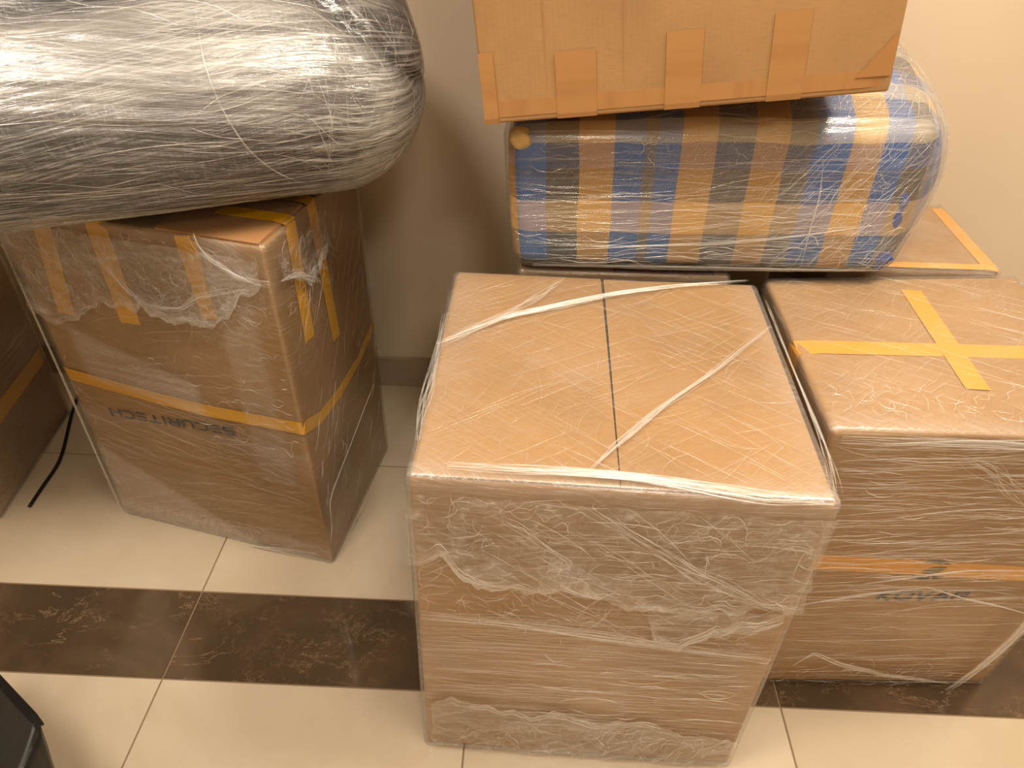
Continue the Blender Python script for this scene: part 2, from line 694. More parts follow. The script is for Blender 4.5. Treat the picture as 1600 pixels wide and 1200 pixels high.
def crease_field(hx, f, rnd, n, ang, dang, lmin, lmax, off, w=(0.0006, 0.0014), region=None, curve=0.01):
    du, dv = hx.dims(f)
    out = []
    tries = 0
    while len(out) < n and tries < n * 20:
        tries += 1
        u0, v0 = rnd.random(), rnd.random()
        if region and not region(u0, v0):
            continue
        a = math.radians(ang + rnd.gauss(0, dang))
        L = rnd.uniform(lmin, lmax)
        k = rnd.gauss(0, curve)
        t = np.linspace(-0.5, 0.5, 9)
        x = u0 * du + t * L * math.cos(a) - k * (t * t - .08) * 4 * math.sin(a)
        y = v0 * dv + t * L * math.sin(a) + k * (t * t - .08) * 4 * math.cos(a)
        y = y + 0.0008 * np.sin(t * 20 + rnd.random() * 6)
        m = 0.006
        ok = (x > m) & (x < du - m) & (y > m) & (y < dv - m)
        if ok.sum() < 4:
            continue
        x, y = x[ok], y[ok]
        P0 = hx.local(f, x / du, y / dv)
        P = hx.surf(P0, off)
        N = hx.surf(P0, off + 0.004) - P
        ww = rnd.uniform(*w)
        out.append((P, N, ww, ww * 0.5))
    return out


def crinkle_field(hx, f, rnd, n, off, size=(0.02, 0.08), w=(0.0004, 0.0011), region=None, bias=None, turn=0.5):
    """crooked little creases of crumpled film"""
    du, dv = hx.dims(f)
    out = []
    tries = 0
    while len(out) < n and tries < n * 25:
        tries += 1
        u0, v0 = rnd.random(), rnd.random()
        if region and not region(u0, v0):
            continue
        a = rnd.uniform(0, 2 * math.pi) if bias is None else math.radians(rnd.gauss(bias, 28))
        L = rnd.uniform(*size)
        m = 9
        x, y = [u0 * du], [v0 * dv]
        for _ in range(m - 1):
            a += rnd.gauss(0, turn)
            x.append(x[-1] + L / m * math.cos(a))
            y.append(y[-1] + L / m * math.sin(a))
        x, y = np.array(x), np.array(y)
        ok = (x > .006) & (x < du - .006) & (y > .006) & (y < dv - .006)
        if not ok.all():
            continue
        P0 = hx.local(f, x / du, y / dv)
        P = hx.surf(P0, off)
        N = hx.surf(P0, off + 0.004) - P
        ww = rnd.uniform(*w)
        out.append((P, N, ww, ww * 0.6))
    return out


def film_ribbon(hx, parent, pts, off, nstr, spread, rnd, name='film_rope', w=(0.0012, 0.003), mat=None):
    """a film edge that has rolled up into a rope: several strands that run together"""
    P, N = spath(hx, pts, off, 22)
    n = len(P)
    # smooth the polyline
    for _ in range(14):
        P[1:-1] = (P[:-2] + P[2:] + 2 * P[1:-1]) / 4
        N[1:-1] = (N[:-2] + N[2:] + 2 * N[1:-1]) / 4
    T = np.gradient(P, axis=0)
    T /= np.linalg.norm(T, axis=1, keepdims=True) + 1e-12
    Nn = N / np.linalg.norm(N, axis=1, keepdims=True)
    Sd = np.cross(T, Nn)
    lines = []
    t = np.linspace(0, 1, n)[:, None]
    for k in range(nstr):
        ph, fr = rnd.random() * 6.28, rnd.uniform(1, 4)
        o = rnd.gauss(0, spread * .5) + spread * 0.5 * np.sin(t * fr * 3 + ph)
        Q = P + Sd * o + Nn * rnd.uniform(0.0, 0.003)
        ww = rnd.uniform(*w)
        a, b = sorted((rnd.random() * .35, 1 - rnd.random() * .35))
        i0, i1 = int(a * n), max(int(a * n) + 5, int(b * n))
        if k < nstr // 2:
            i0, i1 = 0, n
        lines.append((Q[i0:i1], N[i0:i1], ww, ww * 0.6))
    return ridges(name, lines, mat or ROPE, parent)


def film_layer(hx, parent, f, top_v, edge, off, name='film_overlap', seed=1, mat=None, haze_edge=0.55, haze_in=0.12,
               amp=0.004, nu=110, nv=50, angle=0.0):
    """extra ply of film with a torn, wandering edge; edge: [(u, v), ...] with u increasing"""
    eu = np.array([e[0] for e in edge])
    ev = np.array([e[1] for e in edge])
    du, dv = hx.dims(f)
    us = np.linspace(eu[0], eu[-1], nu)
    low = np.interp(us, eu, ev)
    low = low + (fbm(us * 30, us * 0, seed, 5) - .5) * 0.045
    t = np.linspace(0, 1, nv)
    us = np.clip(us, 0.004, 0.996)
    U = np.repeat(us[:, None], nv, 1)
    tv = np.asarray(top_v) if np.ndim(top_v) else top_v
    Vv = low[:, None] + (tv - low[:, None]) * t[None, :]
    X, Y = U * du, Vv * dv
    d = amp * 1.6 * (ridge(X * 12 + Y * 6, Y * 20 - X * 6, seed, 4) ** 3) + amp * 0.5 * ridge(X * 60, Y * 60, seed + 5, 2)
    edgeness = np.exp(-t[None, :] / 0.12) * np.ones_like(U)
    d = d + 0.002 * edgeness
    W = hx.surf(hx.local(f, U, Vv), off + d)
    hz = haze_in * 2 * np.clip(fbm(X * 10, Y * 12, seed + 9, 4) * 2.4 - 1.0, 0, 1) + haze_edge * edgeness * (0.1 + 1.5 * fbm(X * 25, Y * 40, seed + 3, 3) ** 1.5)
    hz = hz + 0.30 * np.clip(ridge(X * 9 + Y * 5, Y * 12 - X * 4, seed, 4) - 0.90, 0, 1) * 9
    sidef = np.clip(np.minimum(us - us[0], us[-1] - us) / 0.02, 0, 1)[:, None]
    idx = np.arange(nu * nv).reshape(nu, nv)
    q = np.stack([idx[:-1, :-1], idx[1:, :-1], idx[1:, 1:], idx[:-1, 1:]], -1).reshape(-1, 4)
    uv = np.stack([X, Y], -1)
    qu = np.stack([uv[:-1, :-1], uv[1:, :-1], uv[1:, 1:], uv[:-1, 1:]], -2).reshape(-1, 2)
    if np.mean(tv) < np.mean(low):
        q = q[:, ::-1]
        qu = qu.reshape(-1, 4, 2)[:, ::-1].reshape(-1, 2)
    o = link_mesh(name, W.reshape(-1, 3), q, mat or FILM_CRUMPLE, parent, uvs=qu, attr={'haze': (hz * (0.3 + .7 * sidef)).ravel()},
                  origin=parent.location)
    # the torn edge has drawn itself into fine cords
    rn = random.Random(seed)
    ls = []
    for k in range(46):
        c_, L_ = rn.random(), rn.uniform(0.02, 0.11)
        uu = us[0] + (us[-1] - us[0]) * c_ + np.linspace(0, L_ / du, 11)
        uu = uu[uu < us[-1]]
        if len(uu) < 5:
            continue
        vv = np.interp(uu, us, low) + (0.001 + abs(rn.gauss(0, .009))) / dv * (1 if np.mean(tv) > np.mean(low) else -1) + 0.002 * np.sin(uu * 60 + rn.random() * 6) / dv
        P_ = hx.surf(hx.local(f, uu, np.clip(vv, 0.004, .996)), off + amp + 0.002)
        N_ = hx.surf(hx.local(f, uu, np.clip(vv, 0.004, .996)), off + amp + 0.006) - P_
        w_ = rn.uniform(0.0006, 0.0020)
        ls.append((P_, N_, w_, w_ * .6))
    ridges('film_edge_fold', ls, CREASE, parent)
    return o


def poly_print(name, hx, f, polys, mat, parent, off=0.0012, label=None):
    """flat printing on a face: polys are lists of (u, v)"""
    V = []
    F = []
    for p in polys:
        b = len(V)
        for (u, v) in p:
            V.append(hx.at(f, u, v, off))
        F.append(tuple(range(b, b + len(p))))
    o = link_mesh(name, np.array(V), F, mat, parent, smooth=False, origin=parent.location)
    if label:
        o['label'] = label
    return o


def strokes(letters, text, height, thick, advance, slant=0.0):
    """returns quads in metres for stroke letters; letters: dict of char -> list of polylines in a 1x1 cell"""
    Q = []
    x0 = 0
    for ch in text:
        wch = letters[ch][0]
        for pl in letters[ch][1]:
            for (ax, ay), (bx, by) in zip(pl[:-1], pl[1:]):
                A = np.array([x0 + ax * wch * height + slant * ay * height, ay * height])
                B = np.array([x0 + bx * wch * height + slant * by * height, by * height])
                d = B - A
                d = d / (np.linalg.norm(d) + 1e-9)
                nn = np.array([-d[1], d[0]]) * thick / 2
                A = A - d * thick * .35
                B = B + d * thick * .35
                Q.append([A - nn, B - nn, B + nn, A + nn])
        x0 += wch * height + advance
    return Q, x0 - advance


# ------------------------------------------------------------------ the room
def mat_tile(name, c1, c2, rough, vein=None, vs=3.0):
    t = NT(name)
    tc = t.n('ShaderNodeTexCoord').outputs['Object']
    oi = t.n('ShaderNodeObjectInfo')
    add = t.n('ShaderNodeVectorMath', operation='MULTIPLY_ADD')
    t.l(oi.outputs['Random'], add.inputs[0])
    add.inputs[1].default_value = (13, 7, 5)
    t.l(tc, add.inputs[2])
    v = add.outputs[0]
    n = t.noise(v, vs, 5, 0.6, 0.6)
    c = t.mixc(t.rng(n, 0.3, 0.7), c1, c2)
    if vein:
        # thin wandering pale veins
        n2 = t.noise(t.mapping(v, rot=(0, 0, 0.6), scale=(1, 2.4, 1)), 5.0, 6, 0.62, 1.6)
        d = t.math('ABSOLUTE', t.math('SUBTRACT', n2, 0.5))
        line = t.rng(d, 0.0, 0.011, 1.0, 0.0)
        line = t.math('MULTIPLY', line, t.rng(t.noise(v, 9, 3), 0.42, 0.62))
        n3 = t.noise(v, 22, 6, 0.7, 1.0)
        d3 = t.math('ABSOLUTE', t.math('SUBTRACT', n3, 0.5))
        line3 = t.math('MULTIPLY', t.rng(d3, 0.0, 0.02, 1.0, 0.0), t.rng(t.noise(v, 6, 3), 0.52, 0.68))
        c = t.mixc(t.math('MULTIPLY', t.math('ADD', line, t.math('MULTIPLY', line3, 0.7), clamp=True), 0.55), c, vein)
    wob = t.noise(tc, 9, 2)
    t.principled(c, rough, t.bump(wob, 0.35, 0.0012), Coat_Weight=0.3, Coat_Roughness=0.05)
    return t.m


TILE = mat_tile('cream_floor_tile', srgb(208, 192, 168), srgb(198, 180, 154), 0.14)
MARBLE = mat_tile('brown_marble_tile', srgb(98, 78, 58), srgb(72, 58, 44), 0.11, srgb(168, 138, 106), 4)
GROUT = mat_plain('grout', srgb(138, 114, 88), 0.9, 200, 0.0005)
SKIRT = mat_tile('baseboard_tile', srgb(178, 158, 134), srgb(168, 148, 124), 0.25)


def mat_wall():
    t = NT('cream_wall_paint')
    tc = t.n('ShaderNodeTexCoord').outputs['Object']
    n = t.noise(tc, 1.5, 3)
    c = t.mixc(t.rng(n, 0.3, 0.7), srgb(232, 214, 190), srgb(226, 207, 182))
    h = t.math('ADD', t.noise(tc, 60, 4), t.math('MULTIPLY', t.noise(tc, 8, 2), 1.5))
    t.principled(c, 0.55, t.bump(h, 0.25, 0.0006))
    return t.m


WALL = mat_wall()
WY = 1.707
X0, X1, Y0, ZC = -2.8, 2.9, -2.6, 2.7
floor = block('floor', (X0, Y0, -0.03), (X1, WY, -0.0015), GROUT)
floor['kind'] = 'structure'
rows = [(1.351, WY - 0.001, TILE), (0.9405, 1.351, TILE), (0.7366, 0.9405, MARBLE)]
y = 0.7366
while y > Y0:
    rows.append((max(y - 0.6, Y0), y, TILE))
    y -= 0.6
cache = {}
for (ya, yb, m) in rows:
    x = -0.6867 - 0.6 * 4
    while x < X1:
        xa, xb = max(x, X0), min(x + 0.6, X1)
        if xb - xa > 0.02:
            k = (round(xb - xa, 4), round(yb - ya, 4), m.name)
            g = 0.0016
            if k not in cache:
                cache[k] = block('tile', (g, g, -0.012), (xb - xa - g, yb - ya - g, 0.0), m, floor, bev=0.0007)
                o = cache[k]
            else:
                o = cache[k].copy()
                COL.objects.link(o)
            o.location = (xa, ya, 0)
        x += 0.6
for nm, lo, hi in (('wall_back', (X0 - .1, WY, -0.03), (X1 + .1, WY + 0.1, ZC)), ('wall_left', (X0 - 0.1, Y0, -0.03), (X0, WY, ZC)),
                   ('wall_right', (X1, Y0, -0.03), (X1 + 0.1, WY, ZC)), ('wall_front', (X0 - .1, Y0 - 0.1, -0.03), (X1 + .1, Y0, ZC))):
    block(nm, lo, hi, WALL)['kind'] = 'structure'
block('ceiling', (X0 - .1, Y0 - .1, ZC), (X1 + .1, WY + .1, ZC + 0.1), mat_plain('ceiling_paint', srgb(232, 224, 208), 0.8))['kind'] = 'structure'
bb = block('baseboard_back', (X0, WY - 0.0085, 0.0), (X1, WY, 0.098), GROUT)
bb['kind'] = 'structure'
x = -0.6867 - 2.1 + 0.1
while x < X1:
    xa, xb = max(x, X0), min(x + 0.6, X1)
    if xb - xa > 0.02:
        block('tile', (xa + .001, WY - 0.0115, 0.001), (xb - .001, WY - 0.003, 0.1), SKIRT, bb, bev=0.0005)
    x += 0.6


# ------------------------------------------------------------------ stretch-wrapped cardboard boxes
def side_disp(seed, amp=0.003, top_ang=30):
    def d(f, U, V):
        if f in 'FRLB':
            a = ridge(U * 2.2 + 0.3 * V, V * 26 + 1.2 * vn(U * 3, V * 3, seed), seed, 2)
            b = ridge(U * 3.0, V * 70 + 2 * vn(U * 4, V * 4, seed + 1), seed + 3, 1)
            return amp * (0.5 * a + 0.3 * b)
        s = 0
        for k, an in enumerate((top_ang, -35)):
            c, q = math.cos(math.radians(an)), math.sin(math.radians(an))
            s = s + ridge((U * c + V * q) * 2.5, (-U * q + V * c) * 40, seed + k, 2)
        return amp * 0.25 * s
    return d


def hexa_from(fl, fr, bl, br, h, flt=None, frt=None, blt=None, brt=None, **kw):
    z0 = fl[2] if len(fl) > 2 else 0.0
    p = lambda q, z: np.array([q[0], q[1], z])
    c = {(0, 0, 0): p(fl, z0), (1, 0, 0): p(fr, z0), (0, 1, 0): p(bl, z0), (1, 1, 0): p(br, z0)}
    for k, q, b in (((0, 0, 1), flt, fl), ((1, 0, 1), frt, fr), ((0, 1, 1), blt, bl), ((1, 1, 1), brt, br)):
        q = b if q is None else q
        c[k] = np.array([q[0], q[1], q[2] if len(q) > 2 else z0 + h])
    return Hexa(c, **kw)


def box_bodies(hx, parent, mat, step=0.03, disp=None, top=True):
    return shell('cardboard_body', hx, parent, mat, {'*': 0}, step, 0.0, disp)


def gentle(seed, a=0.002):
    return lambda f, U, V: a * (fbm(U * 6, V * 6, seed, 2) - .5) * 2


pt = lambda f, hx, pts: [(f,) + tuple(hx.find(f, p)) for p in pts]


# ---- centre box: closest to the camera
H = 0.678
o3 = lambda px, z: on_floor(px, z)
cb = hexa_from(o3((668, 1160), 0), o3((1137, 1193), 0), (-0.135, 1.15), (0.395, 1.15), H,
               flt=o3((638, 745), H), frt=o3((1310, 788), H), blt=o3((712, 428), H), brt=o3((1178, 449), H), r=0.006)
c_root = thing('cardboard_box', 'large film-wrapped brown box in front, nearest the camera, dark seam on top', 'box', cb.base())
box_bodies(cb, c_root, CARD, 0.012, gentle(3, 0.002))
# two top flaps meeting at the seam
us = cb.find('T', (940, 432))[0], cb.find('T', (968, 745))[0]


def flap(hx, root, u0a, u0b, u1a, u1b, seed, v0=0.006, v1=0.994, thick=0.0035, mat=None, f='T', nx=14, ny=16):
    """slab over a face between u0a..u0b (at v0) and u1a..u1b (at v1)"""
    P = []
    n, m = nx, ny
    for layer in (0, 1):
        for j in range(m + 1):
            v = v0 + (v1 - v0) * j / m
            a = u0a + (u1a - u0a) * j / m
            b = u0b + (u1b - u0b) * j / m
            for i in range(n + 1):
                u = a + (b - a) * i / n
                w = 0.0016 * (vn(u * 5, v * 5, seed) - .5) + 0.001
                P.append(hx.at(f, u, v, (0.0 if layer == 0 else thick + w)))
    F = []
    ix = lambda l, i, j: l * (n + 1) * (m + 1) + j * (n + 1) + i
    for j in range(m):
        for i in range(n):
            F.append((ix(1, i, j), ix(1, i + 1, j), ix(1, i + 1, j + 1), ix(1, i, j + 1)))
    for i in range(n):
        F.append((ix(0, i, 0), ix(0, i + 1, 0), ix(1, i + 1, 0), ix(1, i, 0)))
        F.append((ix(0, i + 1, m), ix(0, i, m), ix(1, i, m), ix(1, i + 1, m)))
    for j in range(m):
        F.append((ix(0, 0, j + 1), ix(0, 0, j), ix(1, 0, j), ix(1, 0, j + 1)))
        F.append((ix(0, n, j), ix(0, n, j + 1), ix(1, n, j + 1), ix(1, n, j)))
    du, dv = hx.dims(f)
    uvl = []
    for fc in F:
        for q in fc:
            q = q % ((n + 1) * (m + 1))
            uvl.append((q % (n + 1) / n * du * abs(u0b - u0a) + u0a * du, q // (n + 1) / m * dv))
    return link_mesh('flap', np.array(P), F, mat or CARD, root, uvs=uvl, smooth=False, origin=root.location)


flap(cb, c_root, 0.012, us[1] - 0.0018, 0.012, us[0] - 0.0046, 1)
flap(cb, c_root, us[1] + 0.0012, 0.988, us[0] + 0.0046, 0.988, 2)
seam_p, seam_n = spath(cb, [('T', us[1], 0.01), ('T', us[0], 0.99)], 0.0008)
sk = strip('seam', seam_p, seam_n, np.linspace(0.001, 0.0055, len(seam_p)), GAP, c_root, 0.0006, label='dark gap between the two flaps')


def c_haze(f, U, V):
    h = 0.10 * fbm(U * 9, V * 9, 5, 3)
    if f == 'F':
        v = V / cb.h
        h = h * .5 + 0.02 + 0.14 * np.exp(-((v - 0.42) / 0.13) ** 2) * ridge(U * 2, V * 30, 4, 2)
        h = h + 0.22 * np.exp(-((v - 0.985) / 0.02) ** 2)
    if f == 'T':
        v = V / cb.d
        h = h + 0.30 * np.exp(-(v / 0.04) ** 2) + 0.16 * np.exp(-((1 - U / cb.w) / 0.07) ** 2) + 0.12 * np.exp(-((U / cb.w) / 0.1) ** 2)
        h = h + 0.14 * np.exp(-((v - .45) / .12) ** 2 - ((U / cb.w - .36) / .2) ** 2) * fbm(U * 60, V * 60, 8, 3) * 1.5
    return np.clip(h, 0, 1)


shell('stretch_film', cb, c_root, [FILM_SIDE, FILM_TOP], {'*': 0, 'T': 1},
      {'F': (0.006, 0.0032), 'T': (0.005, 0.005), '*': (0.02, 0.01)}, 0.0060, side_disp(11, 0.0028), c_haze)
rnd = random.Random(4)
fx = lambda hx, f, pts: [tuple(hx.find(f, p)) for p in pts]
e1 = fx(cb, 'F', [(650, 868), (690, 850), (716, 885), (745, 903), (790, 905), (860, 913), (950, 926), (1010, 940), (1060, 935), (1120, 945), (1190, 942), (1250, 930)])
film_layer(cb, c_root, 'F', 0.975, e1, 0.0092, seed=21, haze_edge=0.35, haze_in=0.04)
e2 = fx(cb, 'F', [(678, 1158), (760, 1163), (860, 1172), (950, 1180), (1050, 1188), (1130, 1192)])
top2 = [0.0] * 6
# bottom ply: its torn edge is the upper one
e2u = fx(cb, 'F', [(675, 1085), (700, 1076), (760, 1090), (830, 1105), (880, 1100), (905, 1115), (960, 1118), (1010, 1112), (1060, 1135), (1120, 1142), (1150, 1150)])
film_layer(cb, c_root, 'F', 0.02, e2u, 0.0092, seed=33, haze_edge=0.05, haze_in=0.05, amp=0.0022)
e3 = fx(cb, 'F', [(1010, 948), (1018, 985), (1040, 1000), (1060, 1003), (1085, 985), (1150, 972), (1220, 960)])
film_layer(cb, c_root, 'F', cb.find('F', (1060, 935))[1], e3, 0.0105, seed=41, haze_edge=0.2, haze_in=0.10, nu=60, nv=24)
film_ribbon(cb, c_root, pt('F', cb, [(905, 768), (990, 825), (1079, 880), (1160, 915), (1245, 940)]), 0.0155, 9, 0.013, rnd, w=(0.0007, 0.0016), mat=CREASE)
film_ribbon(cb, c_root, pt('F', cb, [(780, 790), (830, 820), (880, 860), (900, 880)]), 0.0155, 5, 0.006, rnd, w=(0.0007, 0.0016), mat=CREASE)
film_ribbon(cb, c_root, pt('F', cb, [(660, 950), (800, 962), (950, 985), (1100, 1008), (1200, 1020)]), 0.0115, 16, 0.010, rnd, w=(0.0007, 0.0018), mat=CREASE)
ln = crease_field(cb, 'F', rnd, 230, 1.0, 2.2, 0.08, 0.4, 0.0125, region=lambda u, v: 0.14 < v < 0.62 and (v > .3 or rnd.random() < .6))
ln += crease_field(cb, 'F', rnd, 60, 1.5, 3, 0.06, 0.3, 0.016, region=lambda u, v: v > 0.62 and u > .3)
ridges('film_crease', ln, CREASE_SOFT, c_root)
ln = crease_field(cb, 'F', rnd, 90, 60, 50, 0.02, 0.09, 0.0165, region=lambda u, v: v > 0.64, curve=0.012, w=(0.0005, 0.0012))
ln += crease_field(cb, 'F', rnd, 60, 80, 25, 0.02, 0.10, 0.016, region=lambda u, v: v < 0.15, curve=0.012, w=(0.0005, 0.0012))
ln += crease_field(cb, 'F', rnd, 14, -38, 4, 0.12, 0.3, 0.0165, region=lambda u, v: v > 0.66 and .3 < u < .8)
ridges('film_crease', ln, CREASE, c_root)
ln = crease_field(cb, 'T', rnd, 70, 35, 7, 0.05, 0.25, 0.0115, w=(0.0005, 0.001))
ln += crease_field(cb, 'T', rnd, 70, -36, 7, 0.05, 0.3, 0.0115, region=lambda u, v: u > .35, w=(0.0005, 0.001))
ln += crease_field(cb, 'T', rnd, 50, 70, 12, 0.02, 0.1, 0.0115, region=lambda u, v: u < .6 and v < .8, w=(0.0004, 0.0008))
ridges('film_crease', ln, CREASE_SOFT, c_root)
ln = crinkle_field(cb, 'F', rnd, 170, 0.0155, region=lambda u, v: v > 0.68 - .06 * u and u > .04 and rnd.random() < (1.0 if u < .42 else .35))
ln += crinkle_field(cb, 'F', rnd, 90, 0.0155, (0.02, 0.06), region=lambda u, v: .60 - .07 * u < v < 0.70 - .08 * u and u > .1)
ln += crinkle_field(cb, 'F', rnd, 110, 0.014, (0.03, 0.10), bias=75, turn=.3, region=lambda u, v: v < 0.15 and u > .12)
ridges('film_crease', ln, CREASE, c_root)
ln = crinkle_field(cb, 'F', rnd, 26, 0.016, (0.012, 0.04), region=lambda u, v: v > 0.62 and u > .1)
ln += crease_field(cb, 'F', rnd, 34, 1.0, 1.5, 0.03, 0.16, 0.0135, w=(0.0007, 0.0016), region=lambda u, v: .2 < v < .5 and u > .35)
ln += crease_field(cb, 'F', rnd, 16, -2.0, 2, 0.03, 0.12, 0.016, w=(0.0006, 0.0012), region=lambda u, v: .75 < v < .95 and u > .5)
ridges('film_crease', ln, CREASE_GLINT, c_root)
film_ribbon(cb, c_root, pt('T', cb, [(688, 548), (740, 525), (790, 505), (870, 487), (960, 468), (1060, 455), (1165, 444)]), 0.012, 16, 0.007, rnd)
film_ribbon(cb, c_root, pt('T', cb, [(700, 545), (800, 498), (850, 470), (880, 435)]), 0.012, 8, 0.01, rnd, mat=CREASE_SOFT)
film_ribbon(cb, c_root, pt('T', cb, [(918, 750), (965, 705), (1030, 650), (1110, 595), (1200, 520)]), 0.012, 9, 0.0035, rnd)
film_ribbon(cb, c_root, pt('T', cb, [(700, 738), (800, 745), (900, 748), (975, 752), (1080, 768), (1200, 780), (1295, 785)]), 0.0115, 22, 0.008, rnd, name='film_edge_fold')
film_ribbon(cb, c_root, pt('T', cb, [(1300, 780), (1270, 690), (1240, 600), (1200, 500)]), 0.0115, 10, 0.008, rnd, name='film_edge_fold', mat=CREASE_SOFT)
film_ribbon(cb, c_root, pt('T', cb, [(655, 700), (668, 640), (680, 590), (700, 500)]), 0.0115, 10, 0.007, rnd, name='film_edge_fold', mat=CREASE_SOFT)


# ---- right box with the yellow cross of tape
H = 0.662
rb = hexa_from((0.474, 0.79), o3((1535, 1067), 0), (0.475, 1.24), (0.935, 1.26), H,
               flt=o3((1300, 673), H), frt=(0.925, 0.785), blt=o3((1196, 437), H), brt=o3((1584, 432), H), r=0.008)
r_root = thing('cardboard_box', 'film-wrapped brown box at the right with a yellow tape cross on top', 'box', rb.base())
box_bodies(rb, r_root, CARD, 0.012, gentle(5, 0.002))
shell('stretch_film', rb, r_root, [FILM_SIDE, FILM_TOP], {'*': 0, 'T': 1},
      {'F': (0.006, 0.0035), 'T': (0.006, 0.006), 'L': (0.01, 0.005), '*': (0.02, 0.01)}, 0.0045, side_disp(51, 0.003),
      lambda f, U, V: np.clip(0.10 * fbm(U * 8, V * 8, 6, 3) + (0.3 * np.exp(-((V / rb.d) / .06) ** 2) + .05 if f == 'T' else 0), 0, 1))
q = lambda f, p: (f,) + tuple(rb.find(f, p))
a = q('T', (1254, 542))
b = q('T', (1600, 552))
tape(rb, r_root, [('L', 1 - a[2] + 0.02, rb.find('L', (1232, 580))[1]), ('L', 1 - a[2], 1.0)], 0.042, YELLOW)
tape(rb, r_root, [('T', 0.0, a[2]), ('T', 1.0, b[2] + (b[2] - a[2]) * .2)], 0.036, YELLOW)
tape(rb, r_root, [q('T', (1423, 455)), q('T', (1528, 610))], 0.036, YELLOW, off=0.0016)
a = q('F', (1290, 878))
b = q('F', (1600, 896))
k_ = (b[2] - a[2]) / (b[1] - a[1])
tape(rb, r_root, [('F', 0.0, a[2] - k_ * a[1]), ('F', 1.0, b[2] + k_ * (1 - b[1]))], 0.036, YELLOW)
rnd = random.Random(9)
ln = crease_field(rb, 'F', rnd, 190, 3, 3, 0.08, 0.35, 0.011, w=(0.0006, 0.0018), region=lambda u, v: v > .42 or rnd.random() < .25)
ridges('film_crease', ln, CREASE, r_root)
ln = crease_field(rb, 'F', rnd, 80, 0, 2, 0.06, 0.3, 0.011, w=(0.0006, 0.0012), region=lambda u, v: v < .42)
ln += crease_field(rb, 'T', rnd, 60, -28, 8, 0.06, 0.3, 0.0095, w=(0.0005, 0.001))
ln += crease_field(rb, 'T', rnd, 60, 45, 8, 0.05, 0.2, 0.0095, w=(0.0005, 0.001))
ln += crease_field(rb, 'L', rnd, 50, 50, 10, 0.05, 0.2, 0.0095, w=(0.0005, 0.001))
ridges('film_crease', ln, CREASE_SOFT, r_root)
film_ribbon(rb, r_root, pt('F', rb, [(1440, 903), (1500, 922), (1560, 935), (1640, 955)]), 0.016, 7, 0.0012, rnd, w=(0.002, 0.0035))
film_ribbon(rb, r_root, pt('F', rb, [(1245, 935), (1330, 920), (1440, 907)]), 0.0135, 7, 0.002, rnd)
film_ribbon(rb, r_root, pt('F', rb, [(1320, 905), (1500, 880), (1610, 880)]), 0.0135, 4, 0.001, rnd)
film_ribbon(rb, r_root, [('F', 0.02, 0.99), ('F', 0.5, 0.992), ('F', 1.0, 0.99)], 0.013, 16, 0.008, rnd, name='film_edge_fold')
film_ribbon(rb, r_root, pt('F', rb, [(1500, 700), (1560, 740), (1620, 790)]), 0.013, 10, 0.012, rnd, mat=CREASE_SOFT)
film_ribbon(rb, r_root, pt('F', rb, [(1235, 1030), (1268, 1008), (1310, 1028), (1390, 1046), (1480, 1056)]), 0.012, 9, 0.005, rnd)
# loose film rope that runs round the lower right corner
cp = [o3((1478, 1068), 0.004), on_depth((1525, 1035), 0.790), on_depth((1560, 1005), 0.787), on_depth((1598, 968), 0.783), on_depth((1640, 905), 0.781), on_depth((1700, 800), 0.779)]
cp = np.array(cp)
tt = np.linspace(0, len(cp) - 1, 30)
cp = np.stack([np.interp(tt, range(len(cp)), cp[:, i]) for i in range(3)], -1)
for _ in range(5):
    cp[1:-1] = (cp[:-2] + 2 * cp[1:-1] + cp[2:]) / 4
cp[:, 1] -= 0.012
ridges('film_rope', [(cp + np.array([rnd.gauss(0, .0035), rnd.gauss(0, .001), rnd.gauss(0, .0035)]), np.tile([0, -1, .4], (30, 1)), 0.005, 0.003) for _ in range(9)], ROPE, r_root)
ln = crease_field(rb, 'F', rnd, 60, 3, 2, 0.04, 0.22, 0.012, w=(0.0008, 0.0018), region=lambda u, v: v > .52)
ln += crinkle_field(rb, 'F', rnd, 40, 0.012, (0.02, 0.06), region=lambda u, v: v < .12)
ln += crinkle_field(rb, 'T', rnd, 60, 0.010, (0.02, 0.06), region=lambda u, v: v < .2, w=(0.0004, 0.0009))
ridges('film_crease', ln, CREASE_GLINT, r_root)
# printed emblem and word on the front face
LET = {
    'S': (0.72, [[(1, .92), (.25, .92), (0, .78), (0, .6), (.2, .5), (.8, .5), (1, .38), (1, .2), (.8, .06), (0, .06)]]),
    '=': (0.66, [[(0, .92), (1, .92)], [(0, .5), (1, .5)], [(0, .06), (1, .06)]]),
    'C': (0.74, [[(1, .92), (.3, .92), (0, .75), (0, .25), (.3, .06), (1, .06)]]),
    'U': (0.78, [[(0, .95), (0, .25), (.25, .06), (.75, .06), (1, .25), (1, .95)]]),
    'R': (0.74, [[(0, .05), (0, .92), (.75, .92), (1, .78), (1, .58), (.75, .46), (0, .46)], [(.55, .46), (1, .05)]]),
    'I': (0.10, [[(.5, .05), (.5, .95)]]),
    'T': (0.78, [[(0, .92), (1, .92)], [(.5, .92), (.5, .05)]]),
    'H': (0.76, [[(0, .05), (0, .95)], [(1, .05), (1, .95)], [(0, .5), (1, .5)]]),
    'K': (0.80, [[(.05, .05), (.05, .95)], [(.95, .95), (.2, .5), (.95, .05)]]),
    'O': (0.95, [[(.25, .08), (.75, .08), (1, .3), (1, .7), (.75, .92), (.25, .92), (0, .7), (0, .3), (.25, .08)]]),
    'V': (0.85, [[(0, .95), (.45, .06), (1, .95)]]),
    'A': (0.90, [[(0, .05), (.5, .94), (1, .05)], [(.22, .32), (.78, .32)]]),
}


